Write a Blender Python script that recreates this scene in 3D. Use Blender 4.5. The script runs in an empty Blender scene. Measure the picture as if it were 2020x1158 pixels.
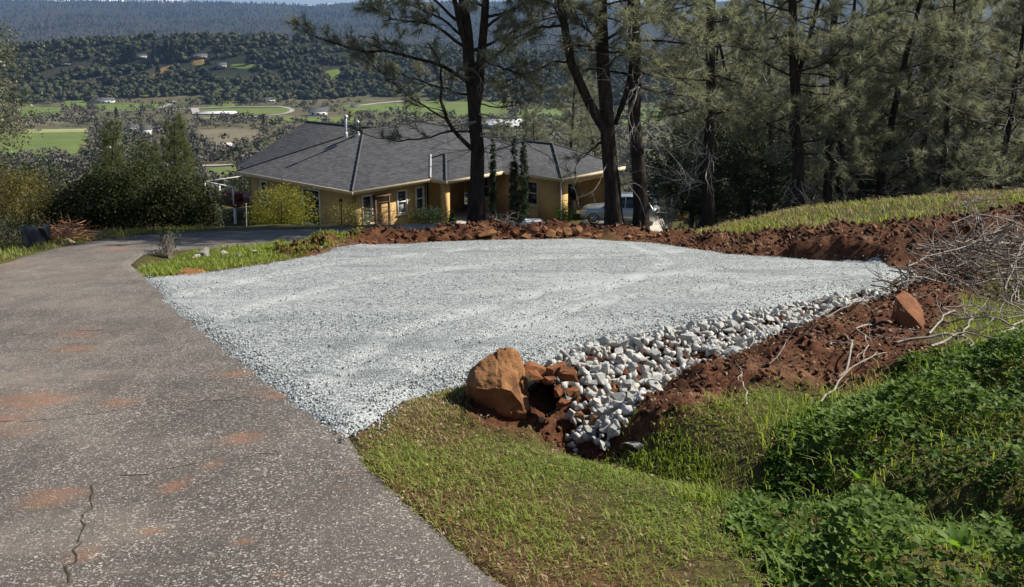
import bpy, bmesh, math, random
import numpy as np
from mathutils import Vector, Matrix, Euler

sc = bpy.context.scene
COL = sc.collection
rng = np.random.default_rng(7)
random.seed(7)

# ------------------------------------------------------------------ camera, sky, sun, exposure
FPX, CYP, HZ, CAMH, SLOPE = 1740.0, 420.0, 70.0, 1.65, 0.13
PITCH = math.atan((CYP - HZ) / FPX)
SP, CP = math.sin(PITCH), math.cos(PITCH)
cam = bpy.data.cameras.new('camera')
cam_o = bpy.data.objects.new('camera', cam); COL.objects.link(cam_o)
cam.sensor_fit = 'HORIZONTAL'; cam.sensor_width = 36.0
cam.lens = 36.0 * FPX / 2020.0
cam.shift_y = -(579.0 - CYP) / 2020.0
cam.clip_start = 0.05; cam.clip_end = 60000
cam_o.location = (0, 0, CAMH)
cam_o.rotation_euler = (math.radians(90) - PITCH, 0, 0)
sc.camera = cam_o

SUN_AZ = math.radians(71.0)      # clockwise from +Y
SUN_EL = math.radians(40.0)
world = bpy.data.worlds.new('World'); sc.world = world; world.use_nodes = True
wn = world.node_tree
bg = wn.nodes['Background']
sky = wn.nodes.new('ShaderNodeTexSky'); sky.sky_type = 'NISHITA'; sky.sun_disc = False
sky.sun_elevation = SUN_EL; sky.sun_rotation = SUN_AZ; sky.altitude = 400
sky.air_density = 1.0; sky.dust_density = 0.6; sky.ozone_density = 1.0
wn.links.new(sky.outputs[0], bg.inputs[0]); bg.inputs[1].default_value = 0.05

sun = bpy.data.lights.new('sun', 'SUN'); sun.energy = 5.0; sun.angle = math.radians(0.5)
sun.color = (1.0, 0.93, 0.82)
sun_o = bpy.data.objects.new('sun', sun); COL.objects.link(sun_o)
sd = Vector((math.sin(SUN_AZ) * math.cos(SUN_EL), math.cos(SUN_AZ) * math.cos(SUN_EL), math.sin(SUN_EL)))
sun_o.rotation_euler = sd.to_track_quat('Z', 'Y').to_euler()
sun_o.location = (30, 10, 40)

vs = sc.view_settings
vs.view_transform = 'Standard'; vs.look = 'None'; vs.gamma = 1.0; vs.use_curve_mapping = False
vs.exposure = 0.80
HAZE = 6.5e-5
sc.cycles.max_bounces = 6
sc.cycles.diffuse_bounces = 3
sc.cycles.transmission_bounces = 4
sc.cycles.transparent_max_bounces = 8
sc.cycles.volume_bounces = 0
sc.cycles.use_denoising = True

# ------------------------------------------------------------------ helpers: measured places
def ray(u, v):
    Y = (v - CYP) / FPX
    return np.array(((u - 1010) / FPX, CP - Y * SP, -(SP + Y * CP)))
def G(u, v, off=0.0):                       # where a sight line meets the hillside plane
    d = ray(u, v); t = (CAMH - off) / (-d[2] - SLOPE * d[1])
    return np.array((0, 0, CAMH)) + d * t
def P(u, v, Y):                             # the point at forward distance Y
    d = ray(u, v); return np.array((0, 0, CAMH)) + d * (Y / d[1])
def PZ(u, v, z):                            # the point at height z
    d = ray(u, v); return np.array((0, 0, CAMH)) + d * ((z - CAMH) / d[2])
def G2(l): return np.array([G(u, v)[:2] for u, v in l])

# ------------------------------------------------------------------ helpers: noise
def _hash(ix, iy, seed):
    n = (ix.astype(np.int64) * 374761393 + iy.astype(np.int64) * 668265263 + seed * 1442695041) & 0x7fffffff
    n = ((n ^ (n >> 13)) * 1274126177) & 0x7fffffff
    n = n ^ (n >> 16)
    return (n & 0xffff) / 65535.0
def vnoise(x, y, seed=0):
    ix = np.floor(x); iy = np.floor(y); fx = x - ix; fy = y - iy
    fx = fx * fx * (3 - 2 * fx); fy = fy * fy * (3 - 2 * fy)
    a = _hash(ix, iy, seed); b = _hash(ix + 1, iy, seed); c = _hash(ix, iy + 1, seed); d = _hash(ix + 1, iy + 1, seed)
    return (a + (b - a) * fx) * (1 - fy) + (c + (d - c) * fx) * fy
def fbm(x, y, seed=0, octv=4):
    x = np.asarray(x, float); y = np.asarray(y, float)
    s = np.zeros_like(x); a = 0.5
    for k in range(octv):
        s = s + a * (vnoise(x, y, seed + k * 17) - 0.5); x = x * 2.03 + 11.3; y = y * 2.03 + 5.7; a *= 0.5
    return s
def sstep(a, b, x):
    t = np.clip((x - a) / (b - a), 0, 1); return t * t * (3 - 2 * t)
def seg_dist(x, y, poly, closed=False):
    best = np.full(x.shape, 1e9)
    n = len(poly)
    for i in range(n if closed else n - 1):
        ax, ay = poly[i]; bx, by = poly[(i + 1) % n]
        dx, dy = bx - ax, by - ay; L = dx * dx + dy * dy + 1e-12
        t = np.clip(((x - ax) * dx + (y - ay) * dy) / L, 0, 1)
        best = np.minimum(best, (x - ax - t * dx) ** 2 + (y - ay - t * dy) ** 2)
    return np.sqrt(best)
def inside(x, y, poly):
    c = np.zeros(x.shape, bool); n = len(poly)
    for i in range(n):
        ax, ay = poly[i]; bx, by = poly[(i + 1) % n]
        if ay == by: continue
        cond = ((ay > y) != (by > y)) & (x < (bx - ax) * (y - ay) / (by - ay) + ax)
        c ^= cond
    return c
def sdf(x, y, poly):                        # positive inside
    d = seg_dist(x, y, poly, True)
    return np.where(inside(x, y, poly), d, -d)

# ------------------------------------------------------------------ helpers: meshes
def mesh(name, V, F, mat, attrs=None, smooth=False, mats=None, fmat=None):
    V = np.asarray(V, np.float32).reshape(-1, 3)
    me = bpy.data.meshes.new(name)
    groups = [np.asarray(f, np.int32) for f in (F if isinstance(F, list) else [F]) if len(f)]
    tot = sum(g.size for g in groups); nf = sum(len(g) for g in groups)
    me.vertices.add(len(V)); me.vertices.foreach_set('co', V.ravel())
    me.loops.add(tot); me.polygons.add(nf)
    me.loops.foreach_set('vertex_index', np.concatenate([g.ravel() for g in groups]))
    lt = np.concatenate([np.full(len(g), g.shape[1], np.int32) for g in groups])
    ls = np.concatenate(([0], np.cumsum(lt)[:-1])).astype(np.int32)
    me.polygons.foreach_set('loop_start', ls); me.polygons.foreach_set('loop_total', lt)
    if smooth: me.polygons.foreach_set('use_smooth', np.ones(nf, bool))
    if fmat is not None: me.polygons.foreach_set('material_index', np.asarray(fmat, np.int32))
    for m in (mats or [mat]): me.materials.append(m)
    for k, a in (attrs or {}).items():
        at = me.attributes.new(k, 'FLOAT', 'POINT'); at.data.foreach_set('value', np.asarray(a, np.float32))
    me.update(calc_edges=True); me.validate(clean_customdata=False)
    return me
def obj(name, me, parent=None, loc=None, rot=None, scale=None):
    o = bpy.data.objects.new(name, me); COL.objects.link(o)
    if parent is not None: o.parent = parent
    if loc is not None: o.location = loc
    if rot is not None: o.rotation_euler = rot
    if scale is not None: o.scale = scale
    return o
def tag(o, label=None, cat=None, group=None, kind=None):
    if label: o['label'] = label
    if cat: o['category'] = cat
    if group: o['group'] = group
    if kind: o['kind'] = kind
    return o
def thing(name, label, cat, loc=(0, 0, 0), rotz=0.0, group=None):
    o = bpy.data.objects.new(name, None); COL.objects.link(o)
    o.location = loc; o.rotation_euler = (0, 0, rotz); o.empty_display_size = 0.3
    return tag(o, label, cat, group)
def copy_tree(o, parent=None):
    c = o.copy(); COL.objects.link(c); c.parent = parent
    for ch in list(o.children): copy_tree(ch, c)
    return c

class MB:
    """collects boxes, tubes, leaves; one build = one mesh object"""
    def __init__(s): s.V = []; s.Q = []; s.T = []; s.A = []; s.n = 0
    def add(s, V, Q=None, T=None, var=None):
        V = np.asarray(V, float).reshape(-1, 3)
        if Q is not None and len(Q): s.Q.append(np.asarray(Q, np.int64) + s.n)
        if T is not None and len(T): s.T.append(np.asarray(T, np.int64) + s.n)
        s.V.append(V); s.n += len(V)
        s.A.append(np.full(len(V), 0.5) if var is None else np.broadcast_to(np.asarray(var, float), (len(V),)))
        return s
    def box(s, x0, x1, y0, y1, z0, z1):
        V = [(x, y, z) for z in (z0, z1) for y in (y0, y1) for x in (x0, x1)]
        return s.add(V, [(0, 2, 3, 1), (4, 5, 7, 6), (0, 1, 5, 4), (2, 6, 7, 3), (0, 4, 6, 2), (1, 3, 7, 5)])
    def tube(s, pts, rad, sides=5, var=None, cap=True):
        pts = np.asarray(pts, float); n = len(pts)
        rad = np.broadcast_to(np.asarray(rad, float), (n,))
        tan = np.gradient(pts, axis=0); tan /= np.linalg.norm(tan, axis=1)[:, None] + 1e-9
        ref = np.where(np.abs(tan[:, 2:3]) > 0.9, np.array([[1., 0, 0]]), np.array([[0, 0, 1.]]))
        e1 = np.cross(tan, ref); e1 /= np.linalg.norm(e1, axis=1)[:, None] + 1e-9
        e2 = np.cross(tan, e1)
        a = np.arange(sides) / sides * 2 * math.pi
        V = pts[:, None] + rad[:, None, None] * (np.cos(a)[None, :, None] * e1[:, None] + np.sin(a)[None, :, None] * e2[:, None])
        i = np.arange(n - 1)[:, None] * sides; j = np.arange(sides)[None]; k = (j + 1) % sides
        Q = np.stack([i + j, i + k, i + sides + k, i + sides + j], -1).reshape(-1, 4)
        T = None
        V = V.reshape(-1, 3)
        if cap:
            V = np.vstack([V, pts[-1:] + tan[-1:] * rad[-1]]); e = (n - 1) * sides
            T = [(e + q, e + (q + 1) % sides, n * sides) for q in range(sides)]
        return s.add(V, Q, T, var)
    def build(s, name, mat, parent=None, origin=None, smooth=False, **k):
        V = np.vstack(s.V)
        if origin is not None: V = V - np.asarray(origin)[None]
        F = []
        if s.Q: F.append(np.vstack(s.Q))
        if s.T: F.append(np.vstack(s.T))
        me = mesh(name, V, F, mat, {'var': np.concatenate(s.A)}, smooth)
        return obj(name, me, parent, **k)

# ------------------------------------------------------------------ helpers: materials
def new_mat(name):
    m = bpy.data.materials.new(name); m.use_nodes = True
    nt = m.node_tree; return m, nt, nt.nodes['Principled BSDF']
def N(nt, t, **kw):
    n = nt.nodes.new(t)
    for k, v in kw.items(): setattr(n, k, v)
    return n
def mixc(nt, fac, a, b, mode='MIX'):
    n = N(nt, 'ShaderNodeMix', data_type='RGBA', blend_type=mode)
    for s_, val in ((0, fac), (6, a), (7, b)):
        if isinstance(val, (int, float)): n.inputs[s_].default_value = val
        elif isinstance(val, tuple): n.inputs[s_].default_value = (*val[:3], 1)
        else: nt.links.new(val, n.inputs[s_])
    return n.outputs[2]
def noise(nt, scale, detail=4, rough=0.6, co=None, dim='3D'):
    n = N(nt, 'ShaderNodeTexNoise'); n.inputs['Scale'].default_value = scale
    n.inputs['Detail'].default_value = detail; n.inputs['Roughness'].default_value = rough
    if co is not None: nt.links.new(co, n.inputs['Vector'])
    return n.outputs[0]
def ramp(nt, src, lo, hi):
    n = N(nt, 'ShaderNodeMapRange'); n.interpolation_type = 'SMOOTHSTEP'
    nt.links.new(src, n.inputs[0]); n.inputs[1].default_value = lo; n.inputs[2].default_value = hi
    return n.outputs[0]
def math_(nt, op, a, b=0.0):
    n = N(nt, 'ShaderNodeMath', operation=op)
    for k, v in ((0, a), (1, b)):
        if isinstance(v, (int, float)): n.inputs[k].default_value = v
        else: nt.links.new(v, n.inputs[k])
    return n.outputs[0]
def attr(nt, name):
    n = N(nt, 'ShaderNodeAttribute', attribute_name=name); return n.outputs['Fac']
def bump(nt, bs, h, strength=0.5, dist=0.02):
    b = N(nt, 'ShaderNodeBump'); b.inputs['Strength'].default_value = strength; b.inputs['Distance'].default_value = dist
    nt.links.new(h, b.inputs['Height']); nt.links.new(b.outputs[0], bs.inputs['Normal'])
def geo(nt): return N(nt, 'ShaderNodeNewGeometry').outputs['Position']
def objco(nt): return N(nt, 'ShaderNodeTexCoord').outputs['Object']
def vscale(nt, co, x, y, z):
    n = N(nt, 'ShaderNodeMapping'); n.inputs['Scale'].default_value = (x, y, z); nt.links.new(co, n.inputs[0]); return n.outputs[0]

def simple(name, c1, c2=None, scale=3.0, rough=0.85, bstr=0.0, bscale=20.0, bdist=0.02, metal=0.0, spec=0.3, stretch=None, world_co=False, var=0.0):
    m, nt, bs = new_mat(name)
    co = geo(nt) if world_co else objco(nt)
    if stretch: co = vscale(nt, co, *stretch)
    if c2 is None: c2 = tuple(0.7 * c for c in c1)
    f = ramp(nt, noise(nt, scale, 5, 0.65, co), 0.3, 0.7)
    c = mixc(nt, f, c1, c2)
    if var: 
        inf = N(nt, 'ShaderNodeObjectInfo').outputs['Random']
        c = mixc(nt, math_(nt, 'MULTIPLY', inf, var), c, (0.02, 0.02, 0.02))
    nt.links.new(c, bs.inputs['Base Color'])
    bs.inputs['Roughness'].default_value = rough; bs.inputs['Metallic'].default_value = metal
    bs.inputs['Specular IOR Level'].default_value = spec
    if bstr: bump(nt, bs, noise(nt, bscale, 6, 0.7, co), bstr, bdist)
    return m
def leaf_mat(name, c1, c2, trans=0.35, rough=0.5, spec=0.3, tint=(1.15, 1.2, 0.5)):
    m, nt, bs = new_mat(name)
    c = mixc(nt, attr(nt, 'var'), c1, c2)
    nt.links.new(c, bs.inputs['Base Color']); bs.inputs['Roughness'].default_value = rough
    bs.inputs['Specular IOR Level'].default_value = spec
    tr = N(nt, 'ShaderNodeBsdfTranslucent'); nt.links.new(mixc(nt, 1.0, c, tint, 'MULTIPLY'), tr.inputs[0])
    mx = N(nt, 'ShaderNodeMixShader'); mx.inputs[0].default_value = trans
    nt.links.new(bs.outputs[0], mx.inputs[1]); nt.links.new(tr.outputs[0], mx.inputs[2])
    nt.links.new(mx.outputs[0], nt.nodes['Material Output'].inputs[0])
    return m

# ------------------------------------------------------------------ materials of the setting
def voro(nt, co, scale, feature='F1', rnd=1.0):
    v = N(nt, 'ShaderNodeTexVoronoi', feature=feature); v.inputs['Scale'].default_value = scale
    v.inputs['Randomness'].default_value = rnd
    nt.links.new(co, v.inputs['Vector']); return v
def sepR(nt, col):
    s = N(nt, 'ShaderNodeSeparateColor'); nt.links.new(col, s.inputs[0]); return s.outputs[0], s.outputs[1], s.outputs[2]

def mat_asphalt():
    m, nt, bs = new_mat('asphalt')
    co = geo(nt)
    wob = N(nt, 'ShaderNodeTexNoise'); wob.inputs['Scale'].default_value = 25; nt.links.new(co, wob.inputs['Vector'])
    co2 = N(nt, 'ShaderNodeVectorMath', operation='MULTIPLY_ADD'); nt.links.new(wob.outputs['Color'], co2.inputs[0])
    co2.inputs[1].default_value = (0.03, 0.03, 0.03); nt.links.new(co, co2.inputs[2]); co2 = co2.outputs[0]
    v = voro(nt, co2, 80); r, g, b = sepR(nt, v.outputs['Color'])
    v2 = voro(nt, co2, 150); r2, g2, b2 = sepR(nt, v2.outputs['Color'])
    chip = math_(nt, 'MULTIPLY', ramp(nt, r, 0.60, 0.72), ramp(nt, v.outputs['Distance'], 0.60, 0.42))
    chip2 = math_(nt, 'MULTIPLY', ramp(nt, r2, 0.62, 0.74), ramp(nt, v2.outputs['Distance'], 0.6, 0.4))
    chip = math_(nt, 'MAXIMUM', chip, math_(nt, 'MULTIPLY', chip2, 0.75))
    big = ramp(nt, noise(nt, 0.55, 4, 0.6, co), 0.35, 0.68)
    base = mixc(nt, big, (0.078, 0.066, 0.056), (0.142, 0.119, 0.100))
    base = mixc(nt, math_(nt, 'MULTIPLY', g, 0.5), base, (0.03, 0.028, 0.027))
    chipc = mixc(nt, g, (0.18, 0.16, 0.145), (0.46, 0.42, 0.375))
    c = mixc(nt, chip, base, chipc)
    # dust and pale worn tyre lanes further down the drive
    d = ramp(nt, noise(nt, 1.1, 5, 0.7, vscale(nt, co, 0.35, 1.0, 1)), 0.5, 0.72)
    d2 = math_(nt, 'MULTIPLY', attr(nt, 'dust'), ramp(nt, noise(nt, 1.6, 5, 0.7, vscale(nt, co, 0.5, 1.0, 1)), 0.3, 0.7))
    c = mixc(nt, math_(nt, 'MULTIPLY', math_(nt, 'MAXIMUM', d, d2), 0.42), c, (0.30, 0.25, 0.205))
    wear = ramp(nt, noise(nt, 2.4, 6, 0.7, vscale(nt, co, 1.3, 0.45, 1)), 0.42, 0.62)
    c = mixc(nt, math_(nt, 'MULTIPLY', wear, 0.38), c, (0.055, 0.049, 0.046))
    # red clay stains
    s1 = ramp(nt, noise(nt, 1.5, 6, 0.62, vscale(nt, co, 0.75, 1.5, 1)), 0.55, 0.66)
    s2 = ramp(nt, noise(nt, 0.45, 3, 0.5, co), 0.42, 0.62)
    s3 = ramp(nt, math_(nt, 'ADD', math_(nt, 'MULTIPLY', attr(nt, 'stain'), 0.62), noise(nt, 5.0, 6, 0.7, vscale(nt, co, 0.8, 1.4, 1))), 0.72, 1.30)
    st = math_(nt, 'MAXIMUM', math_(nt, 'MULTIPLY', math_(nt, 'MULTIPLY', s1, s2), 0.5), s3)
    clay = mixc(nt, noise(nt, 9, 3), (0.36, 0.165, 0.07), (0.23, 0.105, 0.052))
    c = mixc(nt, math_(nt, 'MULTIPLY', st, 0.62), c, clay)
    nt.links.new(c, bs.inputs['Base Color']); bs.inputs['Roughness'].default_value = 0.82
    bs.inputs['Specular IOR Level'].default_value = 0.35
    h = math_(nt, 'ADD', math_(nt, 'MULTIPLY', chip, 0.6), math_(nt, 'MULTIPLY', noise(nt, 90, 3, 0.7, co), 0.7))
    bump(nt, bs, h, 0.8, 0.008)
    return m

def mat_gravel():
    m, nt, bs = new_mat('crushed_gravel')
    co = geo(nt)
    v = voro(nt, co, 58); r, g, b = sepR(nt, v.outputs['Color'])
    v2 = voro(nt, co, 120); r2, g2, b2 = sepR(nt, v2.outputs['Color'])
    t = math_(nt, 'ADD', math_(nt, 'MULTIPLY', r, 0.6), math_(nt, 'MULTIPLY', r2, 0.4))
    c = mixc(nt, ramp(nt, t, 0.2, 0.85), (0.12, 0.138, 0.143), (0.50, 0.53, 0.525))
    gaps = ramp(nt, v.outputs['Distance'], 0.52, 0.78)
    c = mixc(nt, math_(nt, 'MULTIPLY', gaps, 0.45), c, (0.05, 0.058, 0.062))
    fines = ramp(nt, noise(nt, 0.7, 5, 0.62, vscale(nt, co, 0.55, 1.35, 1)), 0.47, 0.66)
    c = mixc(nt, math_(nt, 'MULTIPLY', fines, 0.5), c, (0.43, 0.455, 0.45))
    coarse = ramp(nt, noise(nt, 0.9, 4, 0.6, vscale(nt, co, 0.4, 1.6, 3)), 0.52, 0.68)
    c = mixc(nt, math_(nt, 'MULTIPLY', coarse, 0.5), c, (0.11, 0.13, 0.14))
    tk = math_(nt, 'MULTIPLY', attr(nt, 'track'), ramp(nt, noise(nt, 2.2, 5, 0.7, co), 0.36, 0.6))
    c = mixc(nt, math_(nt, 'MULTIPLY', tk, 0.55), c, (0.46, 0.485, 0.48))
    nt.links.new(c, bs.inputs['Base Color']); bs.inputs['Roughness'].default_value = 0.9
    bs.inputs['Specular IOR Level'].default_value = 0.2
    h = math_(nt, 'SUBTRACT', math_(nt, 'MULTIPLY', r, 0.5), v.outputs['Distance'])
    bump(nt, bs, h, 0.9, 0.012)
    return m

def mat_ground():
    m, nt, bs = new_mat('hillside_ground')
    co = geo(nt)
    n1 = noise(nt, 1.3, 5, 0.65, co); n2 = noise(nt, 14, 5, 0.7, co); n3 = noise(nt, 60, 4, 0.7, co)
    turf = mixc(nt, ramp(nt, n1, 0.35, 0.65), (0.075, 0.085, 0.022), (0.10, 0.078, 0.035))
    turf = mixc(nt, ramp(nt, n2, 0.4, 0.7), turf, (0.055, 0.045, 0.022))
    dry = mixc(nt, ramp(nt, n2, 0.35, 0.65), (0.13, 0.075, 0.035), (0.07, 0.045, 0.022))
    soil = mixc(nt, ramp(nt, n2, 0.35, 0.7), (0.108, 0.044, 0.022), (0.036, 0.016, 0.0098))
    soil = mixc(nt, ramp(nt, noise(nt, 2.2, 4, 0.6, co), 0.5, 0.68), soil, (0.155, 0.078, 0.042))
    soil = mixc(nt, ramp(nt, n3, 0.55, 0.75), soil, (0.17, 0.075, 0.038))
    nb = noise(nt, 0.012, 5, 0.65, co)
    scrub = mixc(nt, ramp(nt, nb, 0.35, 0.65), (0.11, 0.095, 0.055), (0.075, 0.085, 0.035))
    scrub = mixc(nt, ramp(nt, noise(nt, 0.06, 4, 0.6, co), 0.5, 0.65), scrub, (0.13, 0.115, 0.08))
    forest = mixc(nt, ramp(nt, noise(nt, 0.004, 6, 0.7, co), 0.4, 0.62), (0.020, 0.028, 0.016), (0.042, 0.036, 0.022))
    c = mixc(nt, attr(nt, 'dry'), turf, dry)
    c = mixc(nt, attr(nt, 'dirt'), c, soil)
    c = mixc(nt, attr(nt, 'valley'), c, scrub)
    c = mixc(nt, attr(nt, 'forest'), c, forest)
    nt.links.new(c, bs.inputs['Base Color']); bs.inputs['Roughness'].default_value = 0.95
    bs.inputs['Specular IOR Level'].default_value = 0.1
    bump(nt, bs, math_(nt, 'ADD', n2, math_(nt, 'MULTIPLY', n3, 0.6)), 0.7, 0.03)
    return m

M = {}
M['asphalt'] = mat_asphalt(); M['gravel'] = mat_gravel(); M['ground'] = mat_ground()
M['clay'] = simple('red_clay', (0.15, 0.052, 0.024), (0.06, 0.022, 0.012), 9, 0.95, 0.8, 45, 0.02, spec=0.1)

# ------------------------------------------------------------------ the lie of the land
PAD = G2([(270, 551), (300, 592), (365, 650), (455, 730), (550, 800), (630, 852), (692, 866), (745, 838), (800, 795), (870, 772),
          (935, 758), (1040, 733), (1115, 702), (1300, 662), (1500, 612), (1620, 582), (1760, 553), (1805, 536), (1740, 522),
          (1600, 513), (1440, 502), (1300, 481), (1150, 472), (1000, 474), (850, 479), (700, 490), (600, 507), (480, 528), (380, 541)])
ROAD = np.array([(-1.5, -4), (-3.6, 1), (-4.9, 4), (-6.1, 7), (-7.1, 10)] + G2([(0, 517), (60, 500), (120, 486), (190, 473), (300, 461),
        (420, 456), (560, 453), (720, 450)]).tolist() + [(-1.6, 22.0), (0.4, 28.0), (4.2, 44.0), (7.5, 43.0), (3.4, 27.0), (0.6, 20.0)]
        + G2([(735, 472), (600, 480), (480, 486), (360, 493), (290, 502), (268, 520), (300, 544), (385, 590), (465, 650), (560, 730), (655, 800),
        (716, 858), (780, 945), (930, 1070), (1040, 1158)]).tolist() + [(1.7, 0.0), (3.6, -4)])
RIPRAP = G2([(1085, 735), (1125, 702), (1300, 664), (1500, 614), (1640, 580), (1770, 553), (1800, 545), (1780, 566), (1700, 588), (1600, 622),
             (1520, 648), (1400, 700), (1300, 760), (1255, 800), (1215, 832), (1140, 815), (1130, 770)])
DITCH = G2([(1060, 800), (1170, 770), (1300, 715), (1500, 640), (1700, 580), (1790, 556)])
BERM = G2([(1360, 810), (1500, 740), (1630, 690), (1750, 640), (1850, 590), (1940, 555)])
BERMP = G2([(1225, 838), (1260, 800), (1340, 725), (1520, 645), (1700, 592), (1800, 552), (1960, 560), (1890, 620), (1820, 690), (1900, 725),
            (1800, 762), (1640, 780), (1500, 790), (1400, 822), (1290, 842)])
SWALE = G2([(1090, 815), (1230, 860), (1380, 890), (1560, 930), (1750, 960), (1960, 1010), (2300, 1100)])
BANKLINE = G2([(1270, 478), (1400, 500), (1600, 516), (1760, 528), (1900, 520), (2150, 500)])
BANKTOP = G2([(1270, 462), (1420, 475), (1600, 488), (1760, 493), (1900, 490), (2150, 470)])
RUBBLE = G2([(640, 492), (720, 478), (850, 470), (1000, 463), (1150, 460), (1290, 465)])
ISLAND = G2([(236, 556), (240, 522), (268, 500), (480, 486), (735, 473), (700, 490), (600, 507), (480, 528), (380, 541)])
VZ = -66.0
_py = [-60, 0, 20, 30, 43, 60, 78, 150, 330, 480, 1500, 2000, 3000, 4200, 5200, 6500, 9000, 16000]
_pz = [7.8, 0, -2.6, -5.4, -9.3, -9.7, -13.5, -33, -62, VZ, VZ, -58, 0, 108, 183, 135, 60, 0]
def smooth_profile(y):
    z = np.zeros_like(y, dtype=float)
    for k, w in ((-0.06, .25), (0, .5), (0.06, .25)):
        z += w * np.interp(y * (1 + k), _py, _pz)
    return np.where(y < 17, -SLOPE * y, z)
KN = [(-470, 1150, 250, 110, 36), (-230, 1120, 260, 120, 30), (-700, 1100, 260, 150, 27), (120, 1200, 420, 170, 30), (700, 1150, 500, 200, 30), (-330, 1060, 90, 60, 8)]
def H(x, y, detail=True):
    x = np.asarray(x, float); y = np.asarray(y, float)
    z = smooth_profile(y)
    near = sstep(120, 40, np.abs(y)) * sstep(140, 60, np.abs(x))
    # left of the drive and past its bend the hillside falls away
    fall = np.where((x < -4) & (y < 60), np.maximum(0, seg_dist(x, y, ROAD, True) - 1.2), 0) * (~inside(x, y, ROAD))
    left = sstep(-5, -8, x + 0.02 * y) * sstep(4, 10, y) * sstep(58, 26, y)
    z = z - left * 0.30 * np.minimum(fall, 9) * near
    # the slope climbs gently to the right
    z = z + near * (0.035 * np.maximum(0, x - 4.5) * sstep(12, 17, y) + 0.03 * np.maximum(0, x - 5.5) * sstep(9, 13, y))
    z = z + near * 0.10 * np.maximum(0, x - 2.3) * sstep(9, 6, y)
    z = z - near * 0.24 * sstep(16.2, 19.5, y) * sstep(0.5, 2.0, x) * sstep(7.0, 4.2, x)
    # cut bank behind the pad
    top = seg_dist(x, y, BANKTOP); base = seg_dist(x, y, BANKLINE)
    beyond = inside(x, y, np.vstack([BANKLINE, [(20, 14), (30, 40), (-3, 40), (-1, 22)]]))
    lift = np.interp(x, [3, 4, 5, 6.5, 9], [0.0, 0.06, 0.26, 0.40, 0.46])
    bz = lift * sstep(0.05, 0.42 + 0.25 * fbm(x * 1.2, y * 1.2, 93, 3), np.where(beyond, base, 0)) * sstep(24, 17, y)
    z = z + near * bz
    z = z + 0.16 * np.exp(-(seg_dist(x, y, RUBBLE) / 0.55) ** 2)
    # ditch, berm and swale beside the pad
    z = z - 0.20 * np.exp(-(seg_dist(x, y, DITCH) / 0.30) ** 2)
    z = z + 0.12 * np.exp(-(seg_dist(x, y, BERM) / 0.40) ** 2)
    z = z - 0.24 * np.exp(-(seg_dist(x, y, SWALE) / 0.34) ** 2) * (1 - 0.5 * np.exp(-(seg_dist(x, y, DITCH) / 0.30) ** 2))
    # knolls and far relief
    for kx, ky, wx, wy, hh in KN:
        z = z + hh * np.exp(-(((x - kx) / wx) ** 2 + ((y - ky) / wy) ** 2))
    far = sstep(1500, 2600, y)
    if np.any(far > 0):
        z = z + far * (60 * fbm(x / 900, y / 900, 3, 4) + 16 * fbm(x / 160, y / 160, 5, 3)) * np.where(y > 5300, 0.5, 1)
        z = z + far * sstep(3500, 5200, y) * np.interp(x, [-4000, -2600, -1200, -900, 0, 3000], [30, 12, -10, 4, 10, 40])
    z = z + sstep(60, 200, y) * (1 - far) * 3.0 * fbm(x / 70, y / 70, 9, 3)
    if detail:
        dm = dirt_mask(x, y); sr = sdf(x, y, ROAD); sp0 = sdf(x, y, PAD); g = near * (1 - np.maximum(sstep(-0.35, 0.05, sr), sstep(-0.25, 0.05, sp0))); rd = np.maximum(sstep(0.02, 0.2, sr), sstep(0.02, 0.2, sp0))
        z = z + g * (0.05 * fbm(x * 1.5, y * 1.5, 21, 4) + dm * (0.30 * fbm(x * 2.2, y * 2.2, 31, 4) * (1 + 0.5 * (y > 10)) + 0.16 * np.abs(fbm(x * 8, y * 8, 37, 3))))
        z = z - rd * 0.07
    return z
def dirt_mask(x, y):
    w = 0.25 * fbm(x * 2, y * 2, 41, 4)
    a = sstep(-0.12, 0.1, sdf(x, y, BERMP) + w)
    base = seg_dist(x, y, BANKLINE)
    bp = np.vstack([BANKLINE, BANKTOP[::-1]])
    b = sstep(-0.5, 0.05, sdf(x, y, bp) + 1.5 * w) * (y > 9)
    c = sstep(1.05, 0.7, seg_dist(x, y, RUBBLE) + w)
    d = sstep(-0.1, 0.12, sdf(x, y, RIPRAP) + 0.12)
    e = sstep(0.75, 0.45, np.hypot(x - G(1080, 800)[0], y - G(1080, 800)[1]) + w)
    return np.clip(np.maximum.reduce([a, b, c, d, e]), 0, 1)
def H1(x, y): return float(H(np.array([x]), np.array([y]))[0])
TS = np.geomspace(2.0, 70, 1500)
def ground_pts(uvs):
    """the places on the built ground seen along sight lines"""
    D = np.array([ray(u, v) for u, v in uvs]); O = np.array((0, 0, CAMH))
    Pt = O + D[:, None] * TS[None, :, None]
    h = H(Pt[..., 0].ravel(), Pt[..., 1].ravel()).reshape(Pt.shape[:2])
    idx = np.argmax(Pt[..., 2] < h, 1)
    idx = np.where((Pt[..., 2] < h).any(1), idx, len(TS) - 1)
    q = Pt[np.arange(len(D)), idx].copy(); q[:, 2] = h[np.arange(len(D)), idx]
    return q
def ground_pt(u, v): return ground_pts([(u, v)])[0]

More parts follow.
